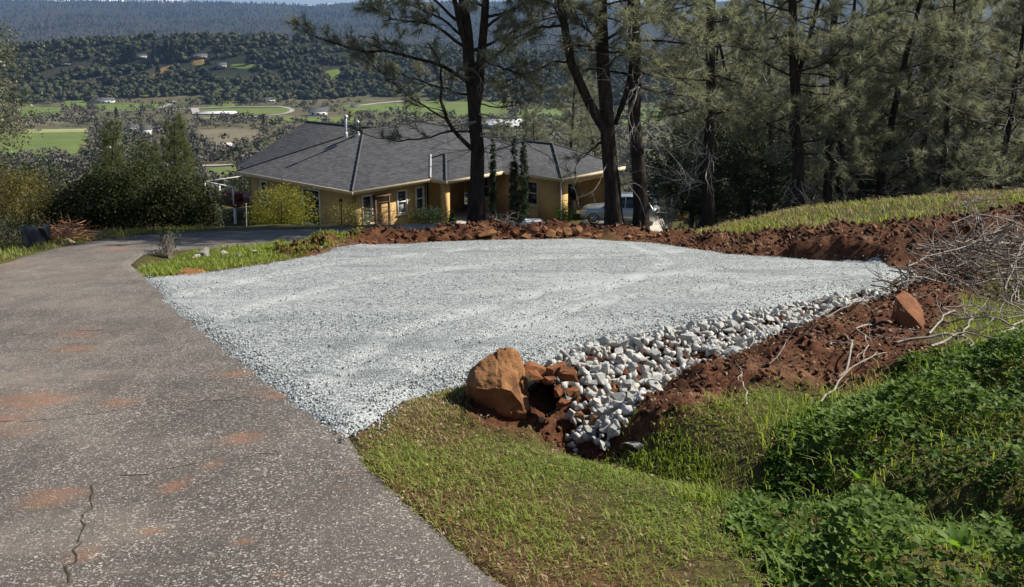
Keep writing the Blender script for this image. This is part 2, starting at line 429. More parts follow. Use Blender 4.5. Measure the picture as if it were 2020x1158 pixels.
# ground sheet: rings that widen with distance, reaching past the far ridge
ang = np.radians(np.concatenate([np.arange(-180, -50, 6.0), np.arange(-50, -36, 1.5), np.arange(-36, 36, 0.2), np.arange(36, 50, 1.5), np.arange(50, 180, 6.0)]))
rr = np.concatenate([[0.25, 0.8, 1.4, 1.9], np.geomspace(2.3, 26, 270), np.geomspace(26.6, 300, 70), np.geomspace(310, 15000, 130)])
RR, AA = np.meshgrid(rr, ang, indexing='ij')
gx, gy = RR * np.sin(AA), RR * np.cos(AA)
gz = H(gx.ravel(), gy.ravel())
na = len(ang); nr = len(rr)
i = np.arange(nr - 1)[:, None] * na; j = np.arange(na)[None]; k = (j + 1) % na
GQ = np.stack([i + j, i + na + j, i + na + k, i + k], -1).reshape(-1, 4)
fx, fy = gx.ravel(), gy.ravel()
dm = dirt_mask(fx, fy) * (np.hypot(fx, fy) < 40)
edge_dry = sstep(1.1, 0.1, -sdf(fx, fy, ROAD) + 0.9 * fbm(fx * 2, fy * 2, 51, 3)) * (fy < 8)
pad_dry = sstep(0.8, 0.1, -sdf(fx, fy, PAD) + 0.8 * fbm(fx * 2, fy * 2, 52, 3))
valley = sstep(70, 140, np.hypot(fx, fy)); forest = np.maximum(sstep(1500, 1900, fy), 0)
for kx, ky, wx, wy, hh in KN: forest = np.maximum(forest, 1.0 * sstep(0.12, 0.4, np.exp(-(((fx - kx) / wx) ** 2 + ((fy - ky) / wy) ** 2))))
ground = obj('ground', mesh('ground', np.stack([fx, fy, gz], -1), GQ, M['ground'],
             {'dirt': dm, 'dry': np.clip(np.maximum(edge_dry, pad_dry), 0, 1), 'valley': valley, 'forest': forest}, smooth=True))
tag(ground, kind='structure')

def sheet(name, poly, mat, lift, step, fringe, nz, dip=0.13, extra=None, box=None, attrs=None):
    lo = poly.min(0) - 0.3; hi = poly.max(0) + 0.3
    if box is not None: lo = np.maximum(lo, box[0]); hi = np.minimum(hi, box[1])
    xs = np.arange(lo[0], hi[0], step); ys = np.arange(lo[1], hi[1], step)
    X, Y = np.meshgrid(xs, ys, indexing='ij'); X = X.ravel(); Y = Y.ravel()
    d = sdf(X, Y, poly) + nz * fbm(X * 4, Y * 4, 61, 4)
    z = H(X, Y, False) + lift - (lift + dip) * sstep(fringe, -0.14, d)
    if extra is not None: z = z + extra(X, Y) * sstep(0.0, 0.5, d)
    ny = len(ys); a = np.arange(len(xs) - 1)[:, None] * ny; b = np.arange(ny - 1)[None]
    Q = np.stack([a + b, a + ny + b, a + ny + b + 1, a + b + 1], -1).reshape(-1, 4)
    keep = (d[Q] > -0.2).any(1); Q = Q[keep]
    used, inv = np.unique(Q, return_inverse=True)
    V = np.stack([X, Y, z], -1)[used]
    return obj(name, mesh(name, V, inv.reshape(-1, 4), mat, attrs(V[:, 0], V[:, 1]) if attrs else None, smooth=True))
STAINS = [(60, 792, 150, 26), (235, 797, 70, 14), (10, 830, 90, 22), (480, 868, 60, 22), (340, 962, 36, 22), (415, 922, 40, 18), (545, 784, 45, 9), (480, 1072, 42, 14), (560, 1142, 70, 14), (300, 1052, 44, 16), (95, 985, 90, 26),
          (225, 492, 60, 5), (150, 690, 60, 10), (700, 930, 30, 10), (150, 1100, 60, 22), (470, 740, 60, 12)]
def stain_attr(x, y):
    s_ = np.zeros_like(x)
    for u, v, a, b in STAINS:
        c = G(u, v); ax = abs(G(u + a, v)[0] - c[0]); ay = abs(G(u, v - b)[1] - c[1]); s_ = np.maximum(s_, np.exp(-(((x - c[0]) / ax) ** 2 + ((y - c[1]) / ay) ** 2)))
    dust = sstep(6, 11, y) * sstep(15, 12, y)
    return {'stain': s_, 'dust': dust}
TYRES = [G2(q) for q in ([(700, 850), (900, 690), (1200, 600), (1500, 560), (1750, 540)], [(620, 790), (800, 660), (1100, 575), (1400, 535), (1640, 525)], [(420, 640), (700, 560), (1050, 515), (1350, 500)], [(360, 590), (640, 528), (950, 492), (1200, 484)], [(1000, 640), (1250, 560), (1330, 520), (1250, 485)])]
driveway = tag(sheet('driveway', ROAD, M['asphalt'], 0.012, 0.09, 0.17, 0.12, 0.08, attrs=stain_attr), kind='structure')
gravel = tag(sheet('gravel_pad', PAD, M['gravel'], 0.035, 0.055, 0.24, 0.20, 0.05, attrs=lambda x, y: {'track': np.clip(sum(np.exp(-(seg_dist(x, y, t_) / 0.14) ** 2) for t_ in TYRES), 0, 1)},
             extra=lambda X, Y: sum(-0.014 * np.exp(-(seg_dist(X, Y, t_) / 0.11) ** 2) + 0.010 * np.exp(-((seg_dist(X, Y, t_) - 0.2) / 0.09) ** 2) for t_ in TYRES) + 0.020 * fbm(X * 1.2, Y * 3.4, 71, 4) + 0.016 * fbm(X * 9, Y * 9, 73, 3)), kind='structure')

# ------------------------------------------------------------------ stone, soil and wood
def rock_mat(name, c1, c2, c3, bstr=0.6, scale=7.0):
    m, nt, bs = new_mat(name)
    co = objco(nt)
    inf = N(nt, 'ShaderNodeObjectInfo').outputs['Random']
    off = N(nt, 'ShaderNodeVectorMath', operation='ADD'); nt.links.new(co, off.inputs[0])
    cx = N(nt, 'ShaderNodeCombineXYZ'); nt.links.new(math_(nt, 'MULTIPLY', inf, 37.0), cx.inputs[0]); nt.links.new(cx.outputs[0], off.inputs[1]); co = off.outputs[0]
    c = mixc(nt, ramp(nt, noise(nt, scale, 6, 0.7, co), 0.32, 0.68), c1, c2)
    c = mixc(nt, ramp(nt, noise(nt, scale * 0.35, 4, 0.6, co), 0.52, 0.7), c, c3)
    c = mixc(nt, math_(nt, 'MULTIPLY', inf, 0.35), c, tuple(0.55 * a for a in c2))
    nt.links.new(c, bs.inputs['Base Color']); bs.inputs['Roughness'].default_value = 0.88; bs.inputs['Specular IOR Level'].default_value = 0.2
    bump(nt, bs, noise(nt, scale * 4, 7, 0.75, co), bstr, 0.02)
    return m
M['redrock'] = rock_mat('rust_sandstone', (0.33, 0.135, 0.055), (0.18, 0.07, 0.03), (0.10, 0.042, 0.024))
M['orangerock'] = rock_mat('ochre_sandstone', (0.39, 0.20, 0.083), (0.25, 0.115, 0.048), (0.14, 0.062, 0.030), 1.0, 9)
M['slabrock'] = rock_mat('brown_slab_stone', (0.26, 0.11, 0.05), (0.17, 0.07, 0.035), (0.24, 0.10, 0.04), 0.8, 6)
M['riprap'] = rock_mat('pale_quarry_stone', (0.62, 0.62, 0.59), (0.38, 0.385, 0.37), (0.56, 0.50, 0.38), 0.6, 8)
M['tanrock'] = rock_mat('tan_stone', (0.50, 0.40, 0.27), (0.34, 0.25, 0.15), (0.42, 0.30, 0.18), 0.5, 8)
M['palerock'] = rock_mat('grey_limestone', (0.45, 0.43, 0.39), (0.30, 0.28, 0.25), (0.22, 0.21, 0.18), 0.5, 8)
M['grain'] = rock_mat('gravel_stone', (0.46, 0.48, 0.48), (0.24, 0.26, 0.27), (0.55, 0.56, 0.55), 0.2, 20)
M['deadwood'] = simple('bleached_wood', (0.40, 0.36, 0.31), (0.20, 0.17, 0.14), 14, 0.85, 0.4, 60, 0.005)
M['twig'] = simple('grey_brown_twig', (0.17, 0.135, 0.11), (0.09, 0.07, 0.055), 9, 0.9)
M['blackplastic'] = simple('black_plastic', (0.012, 0.012, 0.013), None, 5, 0.6)

def hull_mesh(name, pts, mat, sub=0, disp=0.0, seed=0, freq=5.0):
    bm = bmesh.new()
    for p in pts: bm.verts.new(p)
    r = bmesh.ops.convex_hull(bm, input=bm.verts)
    bmesh.ops.delete(bm, geom=list({g for g in r['geom_interior'] + r['geom_unused'] if isinstance(g, bmesh.types.BMVert)}), context='VERTS')
    if sub:
        bmesh.ops.triangulate(bm, faces=bm.faces[:])
        for k in range(sub): bmesh.ops.subdivide_edges(bm, edges=bm.edges[:], cuts=1, use_grid_fill=True)
        from mathutils import noise as mn
        bm.normal_update()
        for v in bm.verts:
            q = v.co * freq + Vector((seed * 3.1, seed * 1.7, 0))
            d = mn.fractal(q, 0.8, 2.1, 4) * 0.6 + (mn.cell(q * 1.3) - 0.5) * 0.22
            v.co += v.normal * disp * d
    me = bpy.data.meshes.new(name); bm.to_mesh(me); bm.free(); me.materials.append(mat)
    return me
def rock_pts(n, sx, sy, sz, seed):
    r = np.random.default_rng(seed)
    p = r.normal(size=(n, 3)); p /= np.linalg.norm(p, axis=1)[:, None]
    p *= r.uniform(0.86, 1.0, (n, 1)); p = np.sign(p) * np.abs(p) ** 0.75
    return p * np.array((sx, sy, sz)) * 0.5
RV = {}
def rock_variants(key, mat, n=6, pts=13, sub=0, disp=0.0):
    RV[key] = [hull_mesh('rock', rock_pts(pts, 1, r_.uniform(0.65, 1), r_.uniform(0.45, 0.8), 100 + q + 31 * (sum(map(ord, key)) % 97)), mat, sub, disp, q, 3.0)
               for q, r_ in enumerate([np.random.default_rng(sum(map(ord, key)) + k) for k in range(n)])]
rock_variants('riprap', M['riprap'], 9, 11)
rock_variants('red', M['redrock'], 6, 13, 1, 0.10)
rock_variants('orange', M['orangerock'], 5, 12, 1, 0.10)
rock_variants('tan', M['tanrock'], 4, 13, 1, 0.06)
rock_variants('pale', M['palerock'], 3, 13, 1, 0.08)
def place_rock(key, u, v, wpx, hpx, label, group=None, yaw=None, sink=0.3, name='rock', cat='rock', q=None, depth=None, zoff=0.0):
    p = ground_pt(u, v) if q is None else q
    d = np.linalg.norm(p - np.array((0, 0, CAMH)))
    w = wpx * d / FPX; h = hpx * d / FPX
    o = obj(name, RV[key][random.randrange(len(RV[key]))], None, (p[0], p[1], p[2] + h * (0.5 - sink) + zoff),
            (random.uniform(-.3, .3), random.uniform(-.3, .3), random.uniform(0, 6.28) if yaw is None else yaw),
            (w * 1.15, w * random.uniform(0.75, 1.1), h * 1.5))
    return tag(o, label, cat, group)

# big ochre boulder at the pad's corner
bp = ground_pt(985, 806); sB = 0.0032
def bl(u, v, y): return ((u - 985) * sB, y, (806 - v) * sB * 1.03)
B_pts = [bl(913, 742, .02), bl(915, 775, .03), bl(921, 726, .08), bl(938, 708, .08), bl(962, 697, .12), bl(990, 688, .15), bl(1008, 691, .17), bl(1026, 703, .19),
         bl(1038, 728, .20), bl(1046, 762, .18), bl(1051, 812, .08), bl(1046, 826, .02), bl(1020, 812, .0), bl(985, 812, -.03), bl(950, 812, -.0), bl(925, 806, 0.03),
         bl(960, 742, -.12), bl(990, 738, -.13), bl(1012, 748, -.10), bl(1028, 776, -.05), bl(938, 742, -.09), bl(985, 790, -.08), bl(1008, 720, 0.03),
         bl(930, 800, .3), bl(1030, 800, .32), bl(975, 720, .36), bl(1010, 740, .36)]
tag(obj('boulder', hull_mesh('boulder', B_pts, M['orangerock'], 4, 0.05, 3, 4.0), None, tuple(bp + np.array((0, 0.02, -0.04)))),
    'big ochre orange boulder beside the black culvert mouth at the gravel corner', 'boulder')

# corrugated culvert pipe under the pad's edge
cp = P(1072, 786, float(bp[1]) + 0.16)
mb = MB(); ax = np.array((-0.12, 1.0, -0.26)); ax /= np.linalg.norm(ax)
tt = np.linspace(0, 1.6, 65); rr_ = 0.115 + 0.005 * np.sin(tt * 2 * math.pi / 0.05)
mb.tube(cp[None] + ax[None] * tt[:, None], rr_, 20, cap=False)
rr_ = rr_ - 0.012
mb.tube((cp[None] + ax[None] * tt[:, None])[::-1], rr_[::-1], 20, cap=False)
c_root = thing('culvert_pipe', 'black corrugated culvert pipe mouth between the boulder and red stones', 'culvert', tuple(cp))
mb.build('pipe', M['blackplastic'], c_root, cp)
mb = MB(); a = np.linspace(0, 2 * math.pi, 25)
e1 = np.cross(ax, (0, 0, 1)); e1 /= np.linalg.norm(e1); e2 = np.cross(ax, e1)
mb.tube(cp[None] + 0.115 * (np.cos(a)[:, None] * e1 + np.sin(a)[:, None] * e2), 0.012, 6, cap=False); mb.build('rim', M['blackplastic'], c_root, cp)

# red stones of the culvert headwall
g = 'rust red stones walling the culvert'
for (u, v, w, h, z) in [(1066, 740, 68, 28, .26), (1118, 756, 46, 36, .16), (1056, 752, 36, 22, .12), (1084, 758, 32, 20, .10), (1102, 784, 30, 28, .06), (1116, 808, 38, 28, .02),
                     (1128, 786, 30, 28, .10), (1098, 742, 50, 30, .22)]:
    place_rock('red', u, v, w, h, 'rust red stone wedged over and beside the culvert mouth', g, name='headwall_stone', cat='stone', sink=0.0, q=P(u, v, float(bp[1]) + z))
place_rock('orange', 1137, 835, 34, 30, 'ochre cube-like stone just below the headwall in the grass edge', name='stone', cat='stone', yaw=0.4)
place_rock('orange', 1174, 846, 46, 38, 'largest ochre stone at the lower tip of the white riprap', name='stone', cat='stone', yaw=1.0)
place_rock('orange', 1186, 858, 24, 14, 'small broken orange stone in front of the ochre stone at riprap tip', name='stone', cat='stone')
place_rock('tan', 1066, 832, 22, 14, 'small tan stone on the grass below the culvert mouth', name='stone', cat='stone')
place_rock('pale', 1253, 884, 46, 14, 'flat pale grey stone sunk in the grass near the swale', name='stone', cat='stone', yaw=0.2)

# riprap: every larger stone is its own, the fill between is one mesh
rb_p = ground_pt(1300, 740)
rip = thing('riprap_bed', 'bed of pale broken quarry stone lining the ditch beside the gravel', 'riprap', (rb_p[0], rb_p[1], rb_p[2]))
def scatter_poly(poly, n, rad, r, margin=0.0, tries=60000, weight=None):
    lo, hi = poly.min(0), poly.max(0); out = np.zeros((0, 2)); 
    c = r.uniform(lo, hi, (tries, 2)); c = c[sdf(c[:, 0], c[:, 1], poly) > margin]
    for q in c:
        if len(out) and np.min((out[:, 0] - q[0]) ** 2 + (out[:, 1] - q[1]) ** 2) < rad ** 2: continue
        out = np.vstack([out, q])
        if len(out) >= n: break
    return out
r3 = np.random.default_rng(33)
sp = scatter_poly(RIPRAP, 250, 0.080, r3, -0.03)
sp2 = scatter_poly(RIPRAP, 48, 0.16, r3, 0.05)
pos = np.vstack([sp, sp2]); zz = H(pos[:, 0], pos[:, 1])
for q in range(len(pos)):
    s_ = r3.uniform(0.085, 0.15) * (1.15 if q >= len(sp) else 1)
    o = obj('stone', RV['riprap'][r3.integers(9)], rip, tuple(np.array((pos[q, 0], pos[q, 1], zz[q] + (0.055 if q < len(sp) else 0.09))) - rb_p),
            (r3.normal(0, .45), r3.normal(0, .45), r3.uniform(0, 6.28)), (s_, s_ * r3.uniform(.75, 1), s_ * r3.uniform(.75, 1)))
def rock_soup(pos, size, r, npts=6):
    """many little octahedral stones in one mesh"""
    n = len(pos)
    base = np.array([(1, 0, 0), (-1, 0, 0), (0, 1, 0), (0, -1, 0), (0, 0, 1), (0, 0, -1)], float) * 0.5
    T = np.array([(0, 2, 4), (2, 1, 4), (1, 3, 4), (3, 0, 4), (2, 0, 5), (1, 2, 5), (3, 1, 5), (0, 3, 5)])
    V = base[None] * r.uniform(0.55, 1.3, (n, 6, 1)) + r.normal(0, 0.12, (n, 6, 3))
    q = r.normal(size=(n, 4)); q /= np.linalg.norm(q, axis=1)[:, None]; w, x, y, z = q.T
    R = np.stack([1 - 2 * (y * y + z * z), 2 * (x * y - z * w), 2 * (x * z + y * w), 2 * (x * y + z * w), 1 - 2 * (x * x + z * z), 2 * (y * z - x * w),
                  2 * (x * z - y * w), 2 * (y * z + x * w), 1 - 2 * (x * x + y * y)], -1).reshape(n, 3, 3)
    V = np.einsum('nij,nkj->nki', R, V) * np.asarray(size).reshape(-1, 1, 1) + pos[:, None]
    F = (T[None] + (np.arange(n) * 6)[:, None, None]).reshape(-1, 3)
    return V.reshape(-1, 3), F
fp = scatter_poly(RIPRAP, 1300, 0.022, r3, -0.04, 16000)
fz = H(fp[:, 0], fp[:, 1]) + r3.uniform(0.01, 0.06, len(fp))
V, F = [], []; nv = 0
for q in range(len(fp)):
    me_ = RV['riprap'][q % 9]; vv = np.zeros(len(me_.vertices) * 3); me_.vertices.foreach_get('co', vv); s_ = r3.uniform(.045, .105)
    Rm = np.array(Euler(tuple(r3.uniform(0, 6.28, 3))).to_matrix()); V.append((vv.reshape(-1, 3) * s_) @ Rm.T + np.array((fp[q, 0], fp[q, 1], fz[q])))
    F.append(np.array([p_.vertices[:] for p_ in me_.polygons]) + nv); nv += len(me_.vertices)
V = np.vstack(V); F = np.vstack(F)
tag(obj('fill_stones', mesh('fill_stones', V - rb_p, F, M['riprap']), rip), kind='stuff')

# loose gravel grains on the pad's near part and along its edges
def soup_mat(name, lo, hi):
    m, nt, bs = new_mat(name)
    nt.links.new(mixc(nt, attr(nt, 'var'), lo, hi), bs.inputs['Base Color']); bs.inputs['Roughness'].default_value = 0.9; bs.inputs['Specular IOR Level'].default_value = 0.2
    return m
M['grains'] = soup_mat('loose_gravel', (0.13, 0.15, 0.155), (0.50, 0.53, 0.525)); M['clods'] = soup_mat('soil_clods', (0.035, 0.015, 0.009), (0.16, 0.065, 0.032))
c = np.vstack([np.random.default_rng(1).uniform((-5.3, 4.4), (6, 16.5), (60000, 2)), np.random.default_rng(2).uniform((-3.2, 4.5), (2.2, 8.5), (24000, 2))])
d = sdf(c[:, 0], c[:, 1], PAD) + 0.12 * fbm(c[:, 0] * 4, c[:, 1] * 4, 61, 4)
prob = np.where(d > 0.3, 0.15, np.where(d > -0.03, 0.8, np.exp(-np.maximum(0, -d) / 0.07) * 0.5)) * np.clip(9 / np.maximum(c[:, 1], 5), 0.3, 1)
keep = rng.random(len(c)) < prob
c = c[keep]; d = d[keep]
gzp = np.maximum(H(c[:, 0], c[:, 1], False) + 0.035 - 0.085 * sstep(0.24, -0.14, d), H(c[:, 0], c[:, 1]) + np.where(sdf(c[:, 0], c[:, 1], ROAD) > 0.05, 0.07, 0))
V, F = rock_soup(np.column_stack([c, gzp + 0.004]), rng.uniform(0.011, 0.024, len(c)), rng)
tag(obj('loose_gravel', mesh('loose_gravel', V, F, M['grains'], {'var': np.repeat(rng.random(len(c)), 6)})), kind='stuff')
print('grains', len(c))

# clods and crumbs of red soil over the banks
def clods(n, lo, hi, smin, smax, seed):
    r = np.random.default_rng(seed); c = r.uniform(lo, hi, (n, 2))
    k = dirt_mask(c[:, 0], c[:, 1]) * (sdf(c[:, 0], c[:, 1], PAD) < -0.02) * (sdf(c[:, 0], c[:, 1], RIPRAP) < -0.02) > r.random(n)
    c = c[k]; s_ = smin + (smax - smin) * r.random(len(c)) ** 7
    return np.column_stack([c, H(c[:, 0], c[:, 1]) + s_ * 0.2]), s_
p1, s1 = clods(38000, (0.2, 4.8), (6.2, 12), 0.008, 0.06, 5); p2, s2 = clods(26000, (-4.5, 10.5), (11, 18), 0.02, 0.125, 6)
p1 = np.vstack([p1, p2]); s1 = np.concatenate([s1, s2])
V, F = rock_soup(p1, s1, rng)
tag(obj('soil_clods', mesh('soil_clods', V, F, M['clods'], {'var': np.repeat(rng.random(len(p1)) ** 1.5, 6)})), kind='stuff')
print('clods', len(p1))

# brown slab boulder on the berm
sp_ = ground_pt(1800, 652); k_ = np.linalg.norm(sp_) / FPX
def sl(u, v, y): return ((u - 1800) * k_, y, (652 - v) * k_)
S_pts = [sl(1768, 588, .05), sl(1762, 612, -.02), sl(1760, 625, .02), sl(1790, 582, .16), sl(1822, 602, .2), sl(1833, 622, .16), sl(1826, 640, .02), sl(1812, 655, -.06),
         sl(1790, 650, -.08), sl(1775, 635, -.06), sl(1784, 612, -.05), sl(1806, 634, -.09), sl(1815, 655, .1), sl(1775, 640, .2), sl(1800, 650, .25)]
tag(obj('boulder', hull_mesh('slab_boulder', S_pts, M['slabrock'], 3, 0.018, 8, 9), None, (sp_[0], sp_[1], sp_[2] - 0.02)),
    'flat topped brown boulder tilted on the dirt berm beside the cut branches', 'boulder')

# stones along the far edge of the gravel
g = 'red stones along the far edge of the gravel'
for (u, v, w, h) in [(860, 476, 42, 16), (960, 470, 44, 13), (1016, 468, 18, 17), (995, 472, 22, 8), (985, 463, 20, 9), (1040, 470, 26, 10), (1062, 466, 22, 12), (1088, 466, 30, 14),
                     (1118, 466, 28, 22), (1140, 464, 26, 20), (1160, 466, 20, 10), (1180, 470, 22, 10), (1104, 462, 22, 20), (925, 472, 20, 9), (900, 474, 22, 8), (890, 468, 16, 8),
                     (1260, 472, 22, 15), (1240, 470, 18, 10), (800, 474, 16, 8), (770, 476, 14, 7), (1075, 456, 16, 10), (1030, 456, 15, 9), (948, 463, 16, 9), (820, 468, 14, 8),
                     (1282, 470, 14, 10), (1300, 466, 14, 8), (740, 480, 14, 7)]:
    place_rock('orange' if random.random() < .6 else 'red', u, v, w, h, 'broken orange stone in the rubble ridge behind the gravel pad', g, cat='stone', name='stone', sink=0.2)
place_rock('tan', 1270, 430, 46, 40, 'pale weathered stump-like stone near the foot of the pines', name='stone', cat='stone', q=P(1345, 430, 18.5), sink=.5) if False else None
g = 'orange stones on the cut bank'
for (u, v, w, h) in [(1600, 463, 24, 16), (1650, 455, 14, 9), (1725, 458, 14, 18), (1440, 430, 30, 20), (1455, 424, 18, 12), (1345, 435, 24, 24), (1510, 430, 12, 9)]:
    place_rock('orange', u, v, w, h, 'small orange stone lying on the red cut bank', g, cat='stone', name='stone', sink=.2)
place_rock('orange', 380, 541, 50, 13, 'long low orange stone on the grass island edge by the gravel', name='stone', cat='stone', yaw=0.2, sink=.3)
for (u, v, w, h) in [(405, 505, 30, 20), (440, 502, 24, 7), (388, 508, 16, 10), (500, 502, 20, 12), (472, 506, 12, 8)]:
    place_rock('pale', u, v, w, h, 'grey stone on the grass island between the drive and gravel', 'grey stones on the grass island', cat='stone', name='stone')
place_rock('tan', 135, 478, 30, 9, 'pale buff stone in front of the red brush heap left of the drive', name='stone', cat='stone')
place_rock('tan', 1040, 1128, 10, 6, 'white pebble on the soil beside the asphalt edge', name='stone', cat='stone')
place_rock('red', 886, 1028, 17, 10, 'dark lump of stone on the soil beside the asphalt edge', name='stone', cat='stone')

# jagged cracks in the asphalt
M['crack'] = simple('mossy_crack', (0.022, 0.020, 0.016), (0.06, 0.055, 0.03), 20, 0.95)
def crack(pts, w, seed):
    r = np.random.default_rng(seed)
    Pq = np.array([G(u, v)[:2] for u, v in pts]); L = np.concatenate([[0], np.cumsum(np.linalg.norm(np.diff(Pq, axis=0), axis=1))])
    s_ = np.arange(0, L[-1], 0.05); x = np.interp(s_, L, Pq[:, 0]) + r.normal(0, 0.02, len(s_)); y = np.interp(s_, L, Pq[:, 1]) + r.normal(0, 0.014, len(s_))
    t = np.stack([np.gradient(x), np.gradient(y)], -1); t /= np.linalg.norm(t, axis=1)[:, None]; nrm = np.stack([-t[:, 1], t[:, 0]], -1)
    ww = w * np.clip(r.normal(1, 0.45, len(s_)), 0.15, 2)
    A = np.stack([x, y], -1) + nrm * ww[:, None]; B = np.stack([x, y], -1) - nrm * ww[:, None]
    V = np.vstack([np.column_stack([q, H(q[:, 0], q[:, 1], False) + 0.0142]) for q in (A, B)])
    n = len(s_); Q = [(q, q + 1, n + q + 1, n + q) for q in range(n - 1) if vnoise(np.array([q * .22]), np.array([seed * 9.1]), 4)[0] > .33]
    obj('crack', mesh('crack', V, np.array(Q), M['crack']), driveway)
crack([(135, 1158), (150, 1085), (165, 1030), (188, 985), (182, 955)], 0.0036, 1)
crack([(-60, 840), (100, 832), (220, 815), (330, 800), (470, 790), (560, 782)], 0.003, 2)
crack([(-60, 668), (90, 660), (190, 654), (310, 648)], 0.006, 3)
crack([(240, 945), (330, 930), (470, 905), (560, 895)], 0.003, 4)

# ------------------------------------------------------------------ plants: builders
M['grass'] = leaf_mat('grass_blade', (0.135, 0.215, 0.028), (0.34, 0.375, 0.09), 0.45, 0.6, 0.2)
M['straw'] = leaf_mat('dry_grass', (0.20, 0.13, 0.055), (0.44, 0.35, 0.18), 0.3, 0.6, 0.2, (1, .95, .8))
M['weed'] = leaf_mat('weed_leaf', (0.026, 0.068, 0.010), (0.155, 0.235, 0.045), 0.38, 0.6, 0.15)
M['needle'] = leaf_mat('pine_needle', (0.10, 0.112, 0.076), (0.37, 0.37, 0.26), 0.45, 0.5, 0.3, (1.05, 1.08, 0.85))
M['needle2'] = leaf_mat('pine_needle_green', (0.055, 0.08, 0.024), (0.16, 0.18, 0.055), 0.3, 0.5, 0.35)
M['oakleaf'] = leaf_mat('oak_leaf', (0.022, 0.034, 0.014), (0.075, 0.088, 0.042), 0.22, 0.55, 0.25)
M['shrubleaf'] = leaf_mat('shrub_leaf', (0.014, 0.026, 0.008), (0.065, 0.07, 0.022), 0.25, 0.6, 0.2)
M['yellowleaf'] = leaf_mat('yellow_green_leaf', (0.13, 0.15, 0.018), (0.30, 0.27, 0.04), 0.45, 0.5, 0.3)
M['oliveleaf'] = leaf_mat('olive_leaf', (0.085, 0.085, 0.025), (0.20, 0.16, 0.045), 0.4, 0.5, 0.3)
M['cypress'] = leaf_mat('cypress_leaf', (0.015, 0.03, 0.012), (0.05, 0.075, 0.025), 0.2, 0.6, 0.2)
M['bark'] = simple('pine_bark', (0.075, 0.058, 0.047), (0.022, 0.017, 0.014), 5, 0.95, 1.0, 9, 0.06, spec=0.1, stretch=(2.2, 2.2, 0.55))
M['oakbark'] = simple('oak_bark', (0.085, 0.075, 0.062), (0.035, 0.03, 0.026), 6, 0.95, 0.9, 12, 0.04, spec=0.1, stretch=(2, 2, 0.6))
M['paletwig'] = simple('dead_pine_branch', (0.42, 0.39, 0.35), (0.20, 0.18, 0.155), 6, 0.9)

def unit(a): return a / (np.linalg.norm(a, axis=-1, keepdims=True) + 1e-9)
def blades(pos, hgt, wid, lean, r, var):
    """two-segment bent grass blades: one triangle over one quad"""
    n = len(pos); az = r.uniform(0, 6.283, n); d = np.stack([np.cos(az), np.sin(az), np.zeros(n)], -1); sde = np.stack([-np.sin(az), np.cos(az), np.zeros(n)], -1)
    up = np.array((0, 0, 1.0)); h = hgt[:, None]; w = wid[:, None]; L = lean[:, None]
    b0 = pos - sde * w; b1 = pos + sde * w
    mid = pos + up * h * 0.6 + d * h * L * 0.35; m0 = mid - sde * w * .75; m1 = mid + sde * w * .75
    tip = pos + up * h * (1 - 0.35 * L) + d * h * L
    V = np.stack([b0, b1, m1, m0, tip], 1).reshape(-1, 3); k = np.arange(n)[:, None] * 5
    return V, [k + np.array([[0, 1, 2, 3]]), k + np.array([[3, 2, 4]])], np.repeat(var, 5)
def leaves(pos, nrm, along, ln, wd, var):
    """diamond leaves, folded along the rib"""
    along = unit(along - nrm * (along * nrm).sum(-1, keepdims=True)); side = np.cross(nrm, along)
    l = np.asarray(ln).reshape(-1, 1); w = np.asarray(wd).reshape(-1, 1)
    V = np.stack([pos, pos + along * l * .5 + side * w * .5 + nrm * w * .15, pos + along * l, pos + along * l * .5 - side * w * .5 + nrm * w * .15], 1).reshape(-1, 3)
    k = np.arange(len(pos))[:, None] * 4
    return V, np.vstack([k + np.array([[0, 1, 2]]), k + np.array([[0, 2, 3]])]), np.repeat(var, 4)
def rand_dir(r, n): return unit(r.normal(size=(n, 3)))

def scatter_grass(name, n, lo, hi, hmin, hmax, wid, mask, mat, seed, lean=(0.2, 1.0), varpow=1.0):
    r = np.random.default_rng(seed); c = r.uniform(lo, hi, (n, 2))
    k = mask(c[:, 0], c[:, 1]) > r.random(n); c = c[k]; n = len(c)
    pos = np.column_stack([c, H(c[:, 0], c[:, 1]) - 0.004])
    patch = np.clip(0.5 + 1.6 * fbm(c[:, 0] * 1.7, c[:, 1] * 1.7, seed + 5, 3), 0, 1)
    hh = r.uniform(hmin, hmax, n) * (0.35 + 1.2 * patch)
    V, F, va = blades(pos, hh, wid * r.uniform(.6, 1.3, n), r.uniform(*lean, n), r, np.clip(r.random(n) ** varpow * .8 + .3 * (patch - .3), 0, 1))
    print(name, n)
    return tag(obj(name, mesh(name, V, F, mat, {'var': va})), kind='stuff')

offroad = lambda x, y: (sdf(x, y, ROAD) < 0.13 + 0.16 * fbm(x * 5, y * 5, 89, 3)) & (sdf(x, y, PAD) < -0.02)
WEED = G2([(1460, 900), (1580, 815), (1720, 775), (1900, 715), (2150, 690), (2400, 1250), (1530, 1250), (1500, 1080), (1440, 960)])
def m_turf(x, y):
    near_edge = sstep(-0.15, 0.25, -sdf(x, y, ROAD) + 0.4 * fbm(x * 3, y * 3, 81, 3))
    return offroad(x, y) * (1 - dirt_mask(x, y)) * (0.35 + 0.65 * near_edge) * np.clip(0.72 + 3.2 * fbm(x * 2.6, y * 2.6, 84, 4), 0.08, 1) * (1 - 0.75 * (sdf(x, y, WEED) > 0.25))
def m_dry(x, y):
    return offroad(x, y) * (1 - 0.8 * dirt_mask(x, y)) * np.clip(sstep(1.0, 0.05, -sdf(x, y, ROAD)) * 0.9 + sstep(0.6, 0.05, -sdf(x, y, PAD)) * .7 + 0.2 + 0.6 * fbm(x * 1.3, y * 1.3, 83, 3), 0, 1)
